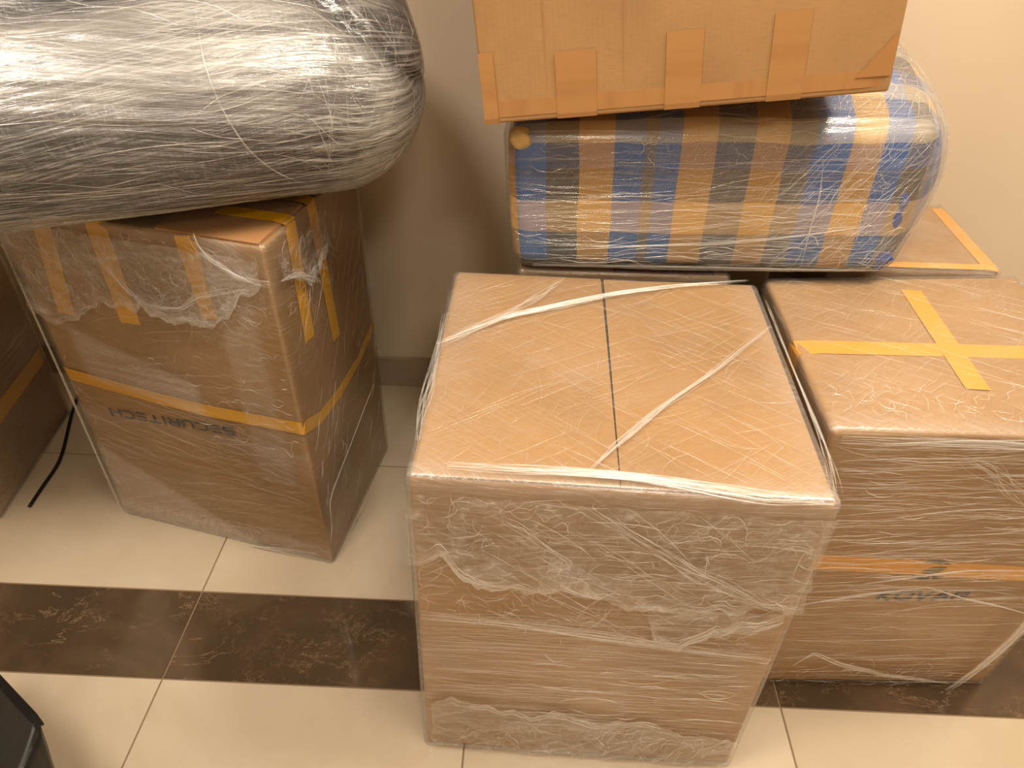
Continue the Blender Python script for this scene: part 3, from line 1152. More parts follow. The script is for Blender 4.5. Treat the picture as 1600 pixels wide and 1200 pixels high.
def print_word(hx, f, parent, word, px0, px1, height, thick, mat, slant=0.0, gap=0.012, flip=False, name='printed_word', off=0.0016, nudge=0):
    """px0, px1: ends of the base line as seen in the photograph; letters stand on the line from px0 to px1"""
    a = hx.find(f, px0)
    b = hx.find(f, px1)
    du, dv = hx.dims(f)
    A = np.array([a[0] * du, a[1] * dv])
    B = np.array([b[0] * du, b[1] * dv])
    ex = (B - A)
    L = np.linalg.norm(ex)
    ex /= L
    ey = np.array([-ex[1], ex[0]])
    Q, tot = strokes(LET, word, height, thick, gap, slant)
    sc = L / tot
    polys = []
    for qd in Q:
        polys.append([((A + ex * p[0] * sc + ey * p[1]) / np.array([du, dv])) for p in qd])
    o = poly_print(name, hx, f, polys, mat, parent, off)
    # stagger overlapping strokes a little so they never share a plane
    return o


print_word(rb, 'F', r_root, 'KOVAR', (1368, 937), (1502, 937), 0.026, 0.0060, INK, slant=0.22, gap=0.009)
em = []
c0 = rb.find('F', (1456, 890))
du, dv = rb.dims('F')
for (a0, a1) in ((-75, 20), (30, 150), (160, 275)):
    pl = []
    for r_ in (0.026, 0.017):
        seq = np.linspace(a0, a1, 9)
        seq = seq if r_ > 0.02 else seq[::-1]
        for an in seq:
            pl.append((c0[0] + r_ * math.cos(math.radians(an)) * 1.35 / du, c0[1] + r_ * math.sin(math.radians(an)) / dv))
    em.append(pl)
em.append([(c0[0] + x / du, c0[1] + y / dv) for x, y in ((-0.020, -0.004), (0.0, 0.011), (0.020, 0.013), (0.008, -0.008), (-0.008, -0.010))])
poly_print('printed_emblem', rb, 'F', em, INK, r_root, 0.0010)
em2 = [[(c0[0] + x / du, c0[1] + y / dv) for x, y in ((-0.018, -0.004), (0.0, 0.008), (0.022, 0.010), (0.010, -0.009), (-0.008, -0.010))]]
poly_print('printed_emblem', rb, 'F', em2, mat_plain('ink_under_tape', srgb(128, 108, 44), 0.4), r_root, 0.0024)


# ---- rear right box, taped along its edges
H = 0.664
rr = hexa_from((0.60, 1.285), (0.925, 1.285), (0.60, 1.675), (0.94, 1.675), H,
               flt=(0.585, 1.277), frt=o3((1563, 424), H), blt=(0.60, 1.60), brt=o3((1470, 322), H), r=0.010)
rr_root = thing('cardboard_box', 'brown box against the wall at the right, yellow tape along its top edges', 'box', rr.base())
box_bodies(rr, rr_root, CARD, 0.03, gentle(6, 0.001))
tape(rr, rr_root, [('T', 0.955, 0.0), ('T', 0.955, 1.0)], 0.028, YELLOW, off=0.001)
tape(rr, rr_root, [('T', 0.0, 0.035), ('T', 1.0, 0.035)], 0.022, YELLOW, off=0.0018)
tape(rr, rr_root, [('R', 0.0, 0.975), ('R', 1.0, 0.975)], 0.03, YELLOW, off=0.001)
shell('stretch_film', rr, rr_root, [FILM_SIDE, FILM_TOP], {'*': 0, 'T': 1}, {'T': (0.006, 0.006), '*': (0.03, 0.02)}, 0.006,
      side_disp(71, 0.003), lambda f, U, V: np.clip(0.12 + 0.3 * fbm(U * 14, V * 14, 7, 3) ** 2, 0, 1))

# ---- rear centre box with a maroon print, mostly hidden
rc = hexa_from((-0.02, 1.20), (0.375, 1.20), (-0.02, 1.60), (0.375, 1.60), 0.672, r=0.008)
rc_root = thing('cardboard_box', 'box with maroon print hidden behind the front box, under the plaid bag', 'box', rc.base())
box_bodies(rc, rc_root, CARD_DULL, 0.04, gentle(8, 0.001))
tape(rc, rc_root, [('T', 0.45, 0.05), ('T', 0.93, 0.05)], 0.03, MAROON, name='maroon_stripe')
tape(rc, rc_root, [('F', 0.3, 0.96), ('F', 0.93, 0.96)], 0.03, MAROON, name='maroon_stripe')
shell('stretch_film', rc, rc_root, [FILM_SIDE, FILM_TOP], {'*': 0, 'T': 1}, (0.02, 0.02), 0.004, None,
      lambda f, U, V: 0.1 + 0 * U)


# ---- left box under the silver bundle
HL = 0.785
lb = hexa_from((-0.952, 1.157), (-0.423, 1.034), (-0.90, 1.545), (-0.368, 1.425), HL,
               flt=(-0.955, 1.165), r=0.006)
lb.c[(1, 0, 1)] = np.array([-0.432, 1.036, 0.785])
l_root = thing('cardboard_box', 'tall film-wrapped box under the silver bundle, upside-down lettering on front', 'box', lb.base())
box_bodies(lb, l_root, CARD_DULL, 0.012, gentle(9, 0.0025))
# inner flaps showing at the top corner
flap(lb, l_root, 0.62, 0.985, 0.62, 0.985, 5, v0=0.01, v1=0.42, thick=0.004, mat=CARD_INNER)
ql = lambda f, p: (f,) + tuple(lb.find(f, p))
a, b = ql('F', (80, 572)), ql('F', (478, 662))
slope = (b[2] - a[2]) / (b[1] - a[1])
m_ = [ql('F', p) for p in ((83, 578), (170, 600), (250, 622), (330, 642), (400, 655), (478, 662))]
m_ = [('F', 0.0, m_[0][2])] + m_ + [('F', 1.0, m_[-1][2])]
tape(lb, l_root, m_, 0.030, YELLOW_DULL, off=0.002, label='yellow tape round the middle of the box')
mr = [ql('R', p) for p in ((500, 652), (530, 612), (560, 560), (583, 505))]
mr = [('R', 0.0, m_[-1][2])] + mr + [('R', 1.0, mr[-1][2] + 0.01)]
tape(lb, l_root, mr, [0.030 - 0.012 * t for t in np.linspace(0, 1, len(spath(lb, mr, 0)[0]))], YELLOW_DULL, off=0.002)
for p0, p1, w, mt in (((205, 505), (178, 430), 0.040, YELLOW_DULL), ((335, 498), (300, 350), 0.046, YELLOW_DULL), ((105, 490), (95, 455), 0.035, YELLOW_DULL)):
    A = ql('F', p0)
    B = ql('F', p1)
    kx = (B[1] - A[1]) / (B[2] - A[2])
    tape(lb, l_root, [A, ('F', A[1] + kx * (1 - A[2]), 1.0)], w, mt, off=0.0012)
for p0, p1, w in (((483, 530), (452, 350), 0.034), ((525, 528), (497, 380), 0.030)):
    A = ql('R', p0)
    B = ql('R', p1)
    kx = (B[1] - A[1]) / (B[2] - A[2])
    U1 = A[1] + kx * (1 - A[2])
    tape(lb, l_root, [A, ('R', U1, 1.0)], w, YELLOW_DULL, off=0.0012)
    tape(lb, l_root, [('T', 1.0, U1), ('T', 0.75, U1)], w, YELLOW_DULL, off=0.006)
# lettering reads upside down
print_word(lb, 'F', l_root, 'S=CURIT=CH', (364, 667), (172, 636), 0.021, 0.0042, INK, gap=0.007, name='printed_word', off=0.0034)
film_mats = [FILM_CLEAR, FILM_TOP]


def l_haze(f, U, V):
    h = 0.01 + 0 * U
    if f == 'F':
        u, v = U / lb.w, V / lb.h
        # loose plies that cover broad panels, with clean edges where a ply ends
        n = fbm(U * 5 + 3, V * 5, 12, 3)
        sg = lambda x: 1 / (1 + np.exp(-np.clip(x, -30, 30)))
        band = 0.46 * sg((v - 0.50 - 0.10 * (0.5 - u)) / 0.005) * sg((0.72 - 0.22 * u - v) / .005) * sg((u - .12) / .01) * sg((0.60 - u) / .006)
        low = 0.40 * sg((0.30 - 0.42 * u - v) / 0.005)
        low2 = 0.28 * sg((0.075 - v) / 0.008)
        strip_ = 0.22 * sg((u - 0.78) / 0.006) * sg((0.92 - u) / 0.006) * (v > 0.3)
        mid = 0.16 * np.exp(-((v - 0.41) / 0.03) ** 2)
        top = 0.12 * sg((v - 0.84) / 0.015)
        h = h + band + low + low2 + strip_ + mid + top
    elif f == 'R':
        v = V / lb.h
        h = h + 0.10 * (v < 0.15) + 0.02 + 0.08 * (v > .85)
    return np.clip(h, 0, 1)


shell('stretch_film', lb, l_root, film_mats, {'*': 0, 'T': 1},
      {'F': (0.005, 0.0045), 'R': (0.005, 0.005), '*': (0.02, 0.02)}, 0.0055, side_disp(91, 0.0028), l_haze)
rnd = random.Random(15)
e = fx(lb, 'F', [(45, 470), (90, 500), (120, 495), (170, 470), (235, 478), (290, 500), (340, 512), (370, 475), (415, 440)])
film_layer(lb, l_root, 'F', 0.975, e, 0.010, seed=61, haze_edge=0.4, haze_in=0.08)
e = fx(lb, 'R', [(430, 430), (455, 435), (478, 440), (492, 400), (505, 385)])
film_layer(lb, l_root, 'R', 0.97, e, 0.010, seed=66, haze_edge=0.4, haze_in=0.05, nu=50, nv=40)
film_ribbon(lb, l_root, pt('F', lb, [(318, 362), (340, 400), (375, 425), (420, 437)]), 0.016, 12, 0.006, rnd)
film_ribbon(lb, l_root, pt('R', lb, [(425, 437), (455, 428), (487, 438)]), 0.016, 12, 0.005, rnd)
film_ribbon(lb, l_root, pt('F', lb, [(165, 395), (200, 440), (235, 470), (290, 475), (320, 455), (400, 440)]), 0.015, 11, 0.006, rnd)
film_ribbon(lb, l_root, [('F', 0.004, 0.99), ('F', 0.006, 0.6), ('F', 0.004, 0.3), ('F', 0.006, 0.02)], 0.012, 10, 0.004, rnd, name='film_edge_fold')
film_ribbon(lb, l_root, pt('F', lb, [(215, 812), (300, 838), (400, 862), (500, 874)]), 0.011, 14, 0.008, rnd, name='film_edge_fold')
film_ribbon(lb, l_root, pt('R', lb, [(575, 600), (540, 690), (505, 780), (490, 840)]), 0.012, 5, 0.002, rnd, mat=CREASE)
film_ribbon(lb, l_root, pt('R', lb, [(530, 870), (560, 800), (600, 715)]), 0.011, 12, 0.01, rnd, name='film_edge_fold', mat=CREASE_SOFT)
ln = crease_field(lb, 'F', rnd, 120, 13, 5, 0.04, 0.2, 0.0105, w=(0.0005, 0.0011))
ln += crease_field(lb, 'F', rnd, 60, -12, 4, 0.06, 0.25, 0.0105, w=(0.0005, 0.001), region=lambda u, v: .25 < v < .5)
ln += crease_field(lb, 'R', rnd, 70, 55, 8, 0.04, 0.2, 0.0105, w=(0.0005, 0.001))
ridges('film_crease', ln, CREASE_SOFT, l_root)
ln = crease_field(lb, 'F', rnd, 26, 8, 4, 0.02, 0.05, 0.0110, region=lambda u, v: .5 < v < .75 and u > .5)
ln += crease_field(lb, 'R', rnd, 22, 60, 8, 0.03, 0.12, 0.0110)
ln += crease_field(lb, 'F', rnd, 90, 40, 50, 0.015, 0.06, 0.0150, region=lambda u, v: v > .82, w=(0.0005, 0.001))
ridges('film_crease', ln, CREASE, l_root)

ln = crinkle_field(lb, 'F', rnd, 200, 0.0155, (0.02, 0.07), region=lambda u, v: v > .80, w=(0.0004, 0.0010))
ln += crinkle_field(lb, 'R', rnd, 70, 0.0155, (0.02, 0.07), region=lambda u, v: v > .80 and u < .6, w=(0.0004, 0.0010))
ln += crinkle_field(lb, 'F', rnd, 60, 0.0105, (0.02, 0.06), region=lambda u, v: v < .10, w=(0.0004, 0.0010))
ln += crinkle_field(lb, 'F', rnd, 50, 0.0105, (0.01, 0.04), region=lambda u, v: u < .05, w=(0.0006, 0.0014))
ridges('film_crease', ln, CREASE, l_root)
ln = crease_field(lb, 'F', rnd, 22, 10, 3, 0.01, 0.035, 0.0115, region=lambda u, v: .42 < v < .7 and u > .35, w=(0.0006, 0.0014))
ln += crease_field(lb, 'R', rnd, 12, 62, 5, 0.02, 0.09, 0.0115, region=lambda u, v: .2 < v < .5, w=(0.0005, 0.0012))
ln += crinkle_field(lb, 'F', rnd, 24, 0.0165, (0.01, 0.03), region=lambda u, v: v > .78)
ridges('film_crease', ln, CREASE_GLINT, l_root)

# ---- far left box at the frame edge
fl = hexa_from((-1.70, 1.117), (-1.243, 1.117), (-1.70, 1.52), (-1.290, 1.52), 0.76,
               frt=(-1.243, 1.13), brt=(-1.285, 1.53), r=0.010)
f_root = thing('cardboard_box', 'shaded film-wrapped box at the left frame edge with a yellow tape band', 'box', fl.base())
box_bodies(fl, f_root, CARD_DULL, 0.02, gentle(10, 0.002))
A = tuple(fl.find('R', (2, 640)))
B = tuple(fl.find('R', (64, 556)))
k_ = (B[1] - A[1]) / (B[0] - A[0])
tape(fl, f_root, [('R', 0.0, A[1] - A[0] * k_), ('R', 1.0, B[1] + (1 - B[0]) * k_)], 0.042, YELLOW_DULL)
tape(fl, f_root, [('F', 0.0, A[1]), ('F', 1.0, A[1])], 0.042, YELLOW_DULL)
shell('stretch_film', fl, f_root, [FILM_SIDE, FILM_TOP], {'*': 0, 'T': 1}, {'R': (0.006, 0.005), '*': (0.03, 0.02)}, 0.006,
      side_disp(95, 0.003), lambda f, U, V: np.clip(0.06 + 0.22 * fbm(U * 6, V * 6, 7, 3) ** 2, 0, 1))
rnd = random.Random(19)
ridges('film_crease', crease_field(fl, 'R', rnd, 60, 35, 12, 0.05, 0.25, 0.010, w=(0.0005, 0.001)), CREASE_SOFT, f_root)


# ------------------------------------------------------------------ silver stretch-wrapped bundle on the left box
YA = math.radians(25.5)
EX = np.array([math.cos(YA), math.sin(YA), -0.015])
EX /= np.linalg.norm(EX)
ED = np.array([-math.sin(YA), math.cos(YA), 0.0])
EU = np.cross(EX, ED)
BL, BD, BH = 1.30, 0.48, 0.395
BEND = np.array([-0.225, 1.395, 0.806 + BH / 2])       # right-hand tip of the bundle
BC = BEND - EX * BL / 2


def fold_line(a):
    """where the fold of the quilt runs along the bundle and round its end"""
    return np.interp(a, [0, .50, .60, .68, .78, .85, .89, .921, .953, 1], [2.60, 2.60, 2.56, 2.45, 2.45, 2.55, 2.77, 2.87, 3.12, 3.40])


def bundle_points(a, th, grow=0.0, wr=0.0):
    """a in [0,1] along the length; th around. Rounded ends, a fold groove along the upper back."""
    a = np.asarray(a)
    s = (a - 0.5) * 2                                   # -1..1
    capl = 0.34                                         # length of rounded end as a share of half length
    e = np.clip((np.abs(s) - (1 - capl)) / capl, 0, 1)
    R = (1 - e ** 2.6) ** (1 / 2.2)
    c, q = np.cos(th), np.sin(th)
    p = 2.2
    rad = (np.abs(c) ** p + np.abs(q) ** p) ** (-1 / p)
    dd = (BD / 2 + grow) * rad * c * R
    uu = (BH / 2 + grow) * rad * q * R
    dep = dd
    groove = 0.030 * np.exp(-((th - fold_line(a)) / 0.085) ** 2)
    sc = 1 - groove / (np.hypot(dd, uu) + 0.02) * (0.65 if grow > 0 else 1.0)
    bump = 1 + wr / 0.2
    dd, uu = dd * sc * bump, uu * sc * bump
    dd = dd + 2.2 * np.clip(uu + 0.06, 0, None) ** 2 * np.clip(-c * 1.5, 0, 1)       # upper front leans back
    return BC + (s * BL / 2)[..., None] * EX + dd[..., None] * ED + uu[..., None] * EU


def bundle_mesh(name, parent, mats, na, nt, grow, wrf, hazef=None, label=None):
    t = np.linspace(0, 1, na)
    a = 0.5 - 0.5 * np.cos(t * math.pi)
    a = 0.35 * a + 0.65 * t
    th = np.linspace(0, 2 * math.pi, nt, endpoint=False)
    A, T = np.meshgrid(a, th, indexing='ij')
    X, Y = A * BL, T * 0.21
    W = bundle_points(A, T, grow, wrf(X, Y, T))
    idx = np.arange(na * nt).reshape(na, nt)
    nx = np.roll(idx, -1, 1)
    q = np.stack([idx[:-1], idx[1:], nx[1:], nx[:-1]], -1).reshape(-1, 4)
    X2, Y2 = np.meshgrid(a * BL, np.linspace(0, 2 * math.pi, nt + 1) * 0.21, indexing='ij')
    uv = np.stack([X2, Y2], -1)
    qu = np.stack([uv[:-1, :-1], uv[1:, :-1], uv[1:, 1:], uv[:-1, 1:]], -2).reshape(-1, 2)
    at = {'haze': hazef(X, Y, T).ravel()} if hazef else None
    return link_mesh(name, W.reshape(-1, 3), q[:, ::-1], mats, parent, uvs=qu.reshape(-1, 4, 2)[:, ::-1].reshape(-1, 2), attr=at, origin=parent.location)


def mat_quilt():
    t = NT('dark_quilted_fabric')
    uv = t.n('ShaderNodeUVMap').outputs[0]
    n = t.noise(t.mapping(uv, scale=(5, 22, 1)), 1, 4, 0.6)
    c = t.mixc(t.rng(n, 0.35, 0.68), srgb(34, 35, 42), srgb(82, 80, 80))
    c = t.mixc(t.rng(t.noise(uv, 6, 3), 0.5, 0.7), c, srgb(58, 62, 74))
    t.principled(c, 0.85, t.bump(n, 0.6, 0.004))
    return t.m


b_root = thing('wrapped_bundle', 'long dark padded bundle in silvery stretch film lying on the tall left box', 'bundle', (BC[0], BC[1], 0.795))
bundle_mesh('quilt', b_root, mat_quilt(), 90, 80, -0.004,
            lambda X, Y, T: 0.010 * (ridge(X * 2.5, Y * 16, 3, 3) - .6) + 0.01 * (fbm(X * 5, Y * 5, 9, 2) - .5))


def b_haze(X, Y, T):
    q = np.sin(T)
    c = np.cos(T)
    n = fbm(X * 3, Y * 7, 5, 3) - .5
    up = 1 / (1 + np.exp(-(q - 0.02 + 0.5 * n) / 0.09))                    # milky above, clear along the lower front
    low = 1 / (1 + np.exp((q + 0.80) / 0.05))
    h = 0.02 + 0.60 * up + 0.22 * low
    h = h * (0.35 + 1.1 * fbm(X * 5, Y * 9, 51, 3))
    gr = np.exp(-((T - fold_line(X / BL) + 0.03) / 0.11) ** 2)
    behind = np.clip((fold_line(X / BL) - T) / 0.1, 0, 1)
    fade = 1 - (0.80 * gr + 0.35 * behind)  # haze thinned along the fold, putting the groove's shade into the film colour
    cap = np.clip((X - (BL - 0.22)) / 0.1, 0, 1)
    h = h * (1 - cap) + cap * (0.10 + 0.42 * ridge(X * 16, Y * 12, 8, 3) ** 2)
    h = h * fade
    h = h * (0.35 + 1.0 * ridge(X * 1.6, Y * 55 + 3 * vn(X * 3, Y * 6, 2), 14, 3) ** 2)
    return np.clip(h, 0, 0.9)


def b_wr(X, Y, T):
    w = vn(X * 3, Y * 6, 2)
    sl = Y - 0.10 * X                                                  # the film was drawn on slightly askew
    r1 = ridge(X * 1.2, sl * 30 + 1.2 * w, 21, 3)
    r2 = ridge(X * 2.0, sl * 85 + 2 * w, 25, 2)
    cap = np.clip((X - (BL - 0.24)) / 0.1, 0, 1)
    r3 = ridge(X * 14, Y * 14, 27, 3)
    return 0.006 * r1 + 0.003 * r2 * (1 - cap) + 0.006 * r3 * cap


bundle_mesh('stretch_film', b_root, FILM_SILVER, 260, 420, 0.006, b_wr, b_haze)


def find_bundle(px, guess=(0.8, 2.6), grow=0.014):
    x = np.array(guess, float)
    best = None
    for g in [guess] + [(a, t) for a in (0.3, 0.5, 0.7, 0.85, 0.95) for t in (2.0, 2.6, 3.1, 3.6, 4.2)]:
        x = np.array(g, float)
        for _ in range(40):
            p = project(bundle_points(x[0], np.array(x[1]), grow))
            e = 1e-3
            J = np.stack([(project(bundle_points(x[0] + e, np.array(x[1]), grow)) - p) / e, (project(bundle_points(x[0], np.array(x[1] + e), grow)) - p) / e], -1)
            try:
                st = np.linalg.solve(J + 1e-6 * np.eye(2), np.array(px, float) - p)
            except Exception:
                break
            x = x + np.clip(st, -.15, .15)
            x[0] = min(max(x[0], 0.001), 0.999)
        P = bundle_points(x[0], np.array(x[1]), grow)
        er = np.linalg.norm(project(P) - np.array(px))
        depth = np.linalg.norm(P - np.array([0, 0, CAM_H]))
        sc = er * 0.01 + depth
        if er < 5 and best is None and g is guess:
            return x
        if er < 5 and (best is None or sc < best[0]):
            best = (sc, x.copy())
    return best[1] if best is not None else np.array(guess)


def bundle_line(pts, n=26, grow=0.016, w=0.003):
    X = []
    for p in pts:
        X.append(find_bundle(p, tuple(X[-1]) if X else (0.8, 2.4)))
    X = np.array(X)
    t = np.linspace(0, len(pts) - 1, n)
    A = np.interp(t, range(len(pts)), X[:, 0])
    T = np.interp(t, range(len(pts)), X[:, 1])
    for _ in range(3):
        A[1:-1] = (A[:-2] + A[1:-1] * 2 + A[2:]) / 4
        T[1:-1] = (T[:-2] + T[1:-1] * 2 + T[2:]) / 4
    P = bundle_points(A, T, grow)
    N = bundle_points(A, T, grow + 0.01) - P
    return (P, N, w, w * 0.7)


ridges('film_strand', [bundle_line([(306, 20), (318, 100), (345, 168), (385, 230), (430, 265), (480, 283)], grow=0.020)], ROPE, b_root).pop('kind', None)
rnd = random.Random(77)
ln = []
for k in range(420):
    a0 = rnd.uniform(0.1, 0.93)
    L = rnd.uniform(0.04, 0.22)
    th = rnd.uniform(1.2, 5.0)
    dth = rnd.gauss(0.05, 0.10)
    t = np.linspace(-.5, .5, 9)
    A = np.clip(a0 + t * L, 0, 0.96)
    T = th + t * dth + 0.02 * np.sin(t * 5 + rnd.random() * 6)
    P = bundle_points(A, T, 0.0135)
    N = bundle_points(A, T, 0.02) - P
    w = rnd.uniform(0.0006, 0.0018)
    ln.append((P, N, w, w * .6))
for k in range(200):
    a0 = rnd.uniform(0.82, 0.97)
    th = rnd.uniform(0.8, 4.6)
    t = np.linspace(-.5, .5, 9)
    A = np.clip(a0 + t * rnd.gauss(0, 0.04), 0, .985)
    T = th + t * rnd.uniform(0.1, 0.6)
    P = bundle_points(A, T, 0.0145)
    N = bundle_points(A, T, 0.02) - P
    w = rnd.uniform(0.0006, 0.0015)
    ln.append((P, N, w, w * .6))
ridges('film_crease', ln, CREASE, b_root)


# ------------------------------------------------------------------ plaid bag
def mat_plaid():
    t = NT('plaid_woven_bag')
    uv = t.n('ShaderNodeUVMap').outputs[0]
    sx = t.n('ShaderNodeSeparateXYZ')
    wn = t.n('ShaderNodeTexNoise')
    t.l(uv, wn.inputs['Vector'])
    wn.inputs['Scale'].default_value = 9
    ma = t.n('ShaderNodeVectorMath', operation='MULTIPLY_ADD')
    t.l(wn.outputs['Color'], ma.inputs[0])
    ma.inputs[1].default_value = (0.008, 0.010, 0)
    t.l(uv, ma.inputs[2])
    t.l(ma.outputs[0], sx.inputs[0])
    Yw, Bl, Ch, Gy, Db = srgb(250, 190, 84), srgb(12, 122, 226), srgb(66, 66, 72), srgb(124, 118, 122), srgb(30, 56, 130)
    st = [(0.0, Yw), (PLX[0], Bl), (PLX[1], Ch), (PLX[2], Yw), (PLX[3], Bl), (PLX[4], Gy), (PLX[5], Bl), (PLX[6], Yw), (PLX[7], Gy),
          (PLX[8], Yw), (PLX[9], Gy), (PLX[10], Bl), (PLX[11], Yw), (PLX[12], Bl), (PLX[13], Gy), (0.725, Bl), (0.80, Yw), (0.86, Bl), (0.93, Yw)]
    u = t.math('DIVIDE', t.math('ADD', sx.outputs[0], 0.0), 1.0)
    warp_ = t.ramp(u, st, True)
    W = srgb(206, 200, 182)
    wf = [(0.0, srgb(60, 96, 120)), (0.075, srgb(232, 196, 130)), (0.135, srgb(50, 46, 44)), (0.195, srgb(40, 92, 170)), (0.238, srgb(222, 210, 180)),
          (0.285, srgb(70, 66, 62)), (0.345, srgb(222, 200, 150)), (0.405, srgb(44, 80, 160)), (0.465, srgb(60, 56, 52)), (0.54, W), (0.60, Bl), (0.68, Ch)]
    weft = t.ramp(sx.outputs[1], wf, True)
    c = t.mixc(0.50, warp_, weft)
    tw = t.n('ShaderNodeTexWave')
    t.l(t.mapping(uv, rot=(0, 0, 0.7)), tw.inputs['Vector'])
    tw.inputs['Scale'].default_value = 130
    c = t.mixc(t.math('MULTIPLY', tw.outputs['Fac'], 0.10), c, srgb(120, 110, 90))
    t.principled(c, 0.42, t.bump(t.math('ADD', tw.outputs['Fac'], t.math('MULTIPLY', t.noise(uv, 25, 3), 4)), 0.5, 0.0008))
    return t.m


bag = Hexa({(0, 0, 0): (-0.030, 1.182, 0.690), (1, 0, 0): (0.665, 1.205, 0.690), (0, 1, 0): (-0.03, 1.56, 0.690), (1, 1, 0): (0.72, 1.56, 0.690),
            (0, 0, 1): (-0.046, 1.185, 0.942), (1, 0, 1): (0.672, 1.220, 0.955), (0, 1, 1): (-0.04, 1.56, 0.93), (1, 1, 1): (0.735, 1.60, 1.01)},
           r=0.028, bulge={'F': 0.006, 'R': 0.075, 'T': 0.03})
fu = lambda px: bag.find('F', (px, 281))[0] * bag.w
PLX = [fu(v) for v in (808, 856, 905, 959, 1006, 1023, 1061, 1113, 1172, 1223, 1262, 1319, 1369, 1405)]
g_root = thing('plaid_bag', 'blue and yellow plaid woven bag in clear film, lying across the boxes', 'bag', bag.base())
shell('woven_cover', bag, g_root, mat_plaid(), {'*': 0}, {'*': (0.009, 0.009)}, 0.0,
      lambda f, U, V: 0.010 * (fbm(U * 9 + V * 3, V * 6, 31, 4) - .5) + 0.010 * np.clip(ridge(U * 6, V * 5, 35, 2) - .7, 0, 1) * (U > .45))
shell('stretch_film', bag, g_root, [FILM_BAG, FILM_CRUMPLE], {'*': 0, 'R': 1},
      {'F': (0.006, 0.003), 'R': (0.005, 0.005), 'T': (0.007, 0.005), '*': (0.02, 0.02)}, 0.006, side_disp(111, 0.004, 4),
      lambda f, U, V: np.clip(0.04 + 0.10 * fbm(U * 6, V * 12, 3, 3) + (0.10 * (U > .36) * fbm(U * 10, V * 10, 4, 2) if f == 'F' else 0)
                              + (0.12 if f in 'R' else 0) + (0.25 * (U / bag.w > .7) * fbm(U * 8, V * 8, 9, 3) if f == 'T' else 0), 0, 1))
rnd = random.Random(23)
ln = crease_field(bag, 'F', rnd, 190, 0.5, 3, 0.06, 0.35, 0.0105, w=(0.0005, 0.0013), region=lambda u, v: v < .6 or rnd.random() < .4)
ln += crease_field(bag, 'F', rnd, 45, 55, 10, 0.05, 0.2, 0.011, region=lambda u, v: u > .6, w=(0.0005, 0.001))
ln += crease_field(bag, 'T', rnd, 110, 3, 5, 0.05, 0.3, 0.0105, w=(0.0005, 0.0012))
ln += crease_field(bag, 'T', rnd, 60, 70, 15, 0.05, 0.2, 0.0105, w=(0.0005, 0.0015), region=lambda u, v: u > .72)
ln += crease_field(bag, 'R', rnd, 120, 50, 25, 0.04, 0.18, 0.0105, w=(0.0006, 0.0016))
ridges('film_crease', ln, CREASE, g_root)
ln = crease_field(bag, 'F', rnd, 40, 0.5, 2, 0.03, 0.15, 0.0115, w=(0.0007, 0.0018), region=lambda u, v: v < .5)
ln += crinkle_field(bag, 'T', rnd, 70, 0.0115, (0.02, 0.06), region=lambda u, v: v < .3 or u > .7)
ln += crinkle_field(bag, 'F', rnd, 50, 0.0115, (0.02, 0.05), region=lambda u, v: v > .85)
ln += crinkle_field(bag, 'R', rnd, 70, 0.0115, (0.02, 0.07))
ridges('film_crease', ln, CREASE_GLINT, g_root)
film_ribbon(bag, g_root, [('F', 0.05, 0.03), ('F', 0.5, 0.035), ('F', 0.98, 0.04)], 0.010, 14, 0.006, rnd, name='film_edge_fold')
film_ribbon(bag, g_root, pt('F', bag, [(1285, 240), (1280, 300), (1262, 360), (1240, 425)]), 0.012, 2, 0.0008, rnd, name='film_strand')
film_ribbon(bag, g_root, [('F', 0.08, 0.16), ('F', 0.5, 0.22), ('F', 0.95, 0.38)], 0.011, 4, 0.004, rnd)
# knotted corner lump at the upper left
kp = bag.at('F', 0.03, 0.93, 0.0)
th = np.linspace(0, 2 * math.pi, 16, endpoint=False)
V = []
for j in range(9):
    ph = -math.pi / 2 + math.pi * j / 8
    for i in range(16):
        r_ = 0.014 * (1 + 0.25 * math.sin(3 * th[i] + j))
        V.append(kp + np.array([r_ * math.cos(ph) * math.cos(th[i]) * 1.2, r_ * math.cos(ph) * math.sin(th[i]), 0.019 * math.sin(ph)]))
F = [(j * 16 + i, j * 16 + (i + 1) % 16, (j + 1) * 16 + (i + 1) % 16, (j + 1) * 16 + i) for j in range(8) for i in range(16)]
link_mesh('knotted_corner', V, F, mat_plain('yellow_weave', srgb(214, 184, 122), 0.5, 120, 0.001), g_root, origin=g_root.location)
# cloth gathered up at the lower right corner
BLUEW = mat_plain('blue_weave', srgb(52, 92, 176), 0.6, 160, 0.0015)
V, F = [], []
for (px, rx, rz) in (((1382, 402), 0.016, 0.018), ((1411, 388), 0.014, 0.024), ((1420, 418), 0.020, 0.012), ((1408, 345), 0.010, 0.022), ((1425, 315), 0.010, 0.020)):
    u_, v_ = bag.find('F', px)
    kp = bag.at('F', min(u_, 0.965), max(v_, 0.10), -0.002)
    V, F = [], []
    b_ = 0
    for j in range(9):
        ph = -math.pi / 2 + math.pi * j / 8
        for i in range(16):
            r_ = rx * (1 + 0.22 * math.sin(4 * th[i] + 2 * j))
            V.append(kp + np.array([r_ * math.cos(ph) * math.cos(th[i]), 0.35 * r_ * math.cos(ph) * math.sin(th[i]), rz * math.sin(ph)]))
    F = [(b_ + j * 16 + i, b_ + j * 16 + (i + 1) % 16, b_ + (j + 1) * 16 + (i + 1) % 16, b_ + (j + 1) * 16 + i) for j in range(8) for i in range(16)]
    link_mesh('gathered_cloth', V, F, BLUEW, g_root, origin=g_root.location)
ln = crease_field(bag, 'F', rnd, 40, 58, 8, 0.05, 0.18, 0.0135, w=(0.0006, 0.0014), region=lambda u, v: u > .72)
ln += crinkle_field(bag, 'F', rnd, 60, 0.0135, (0.02, 0.07), region=lambda u, v: u > .85)
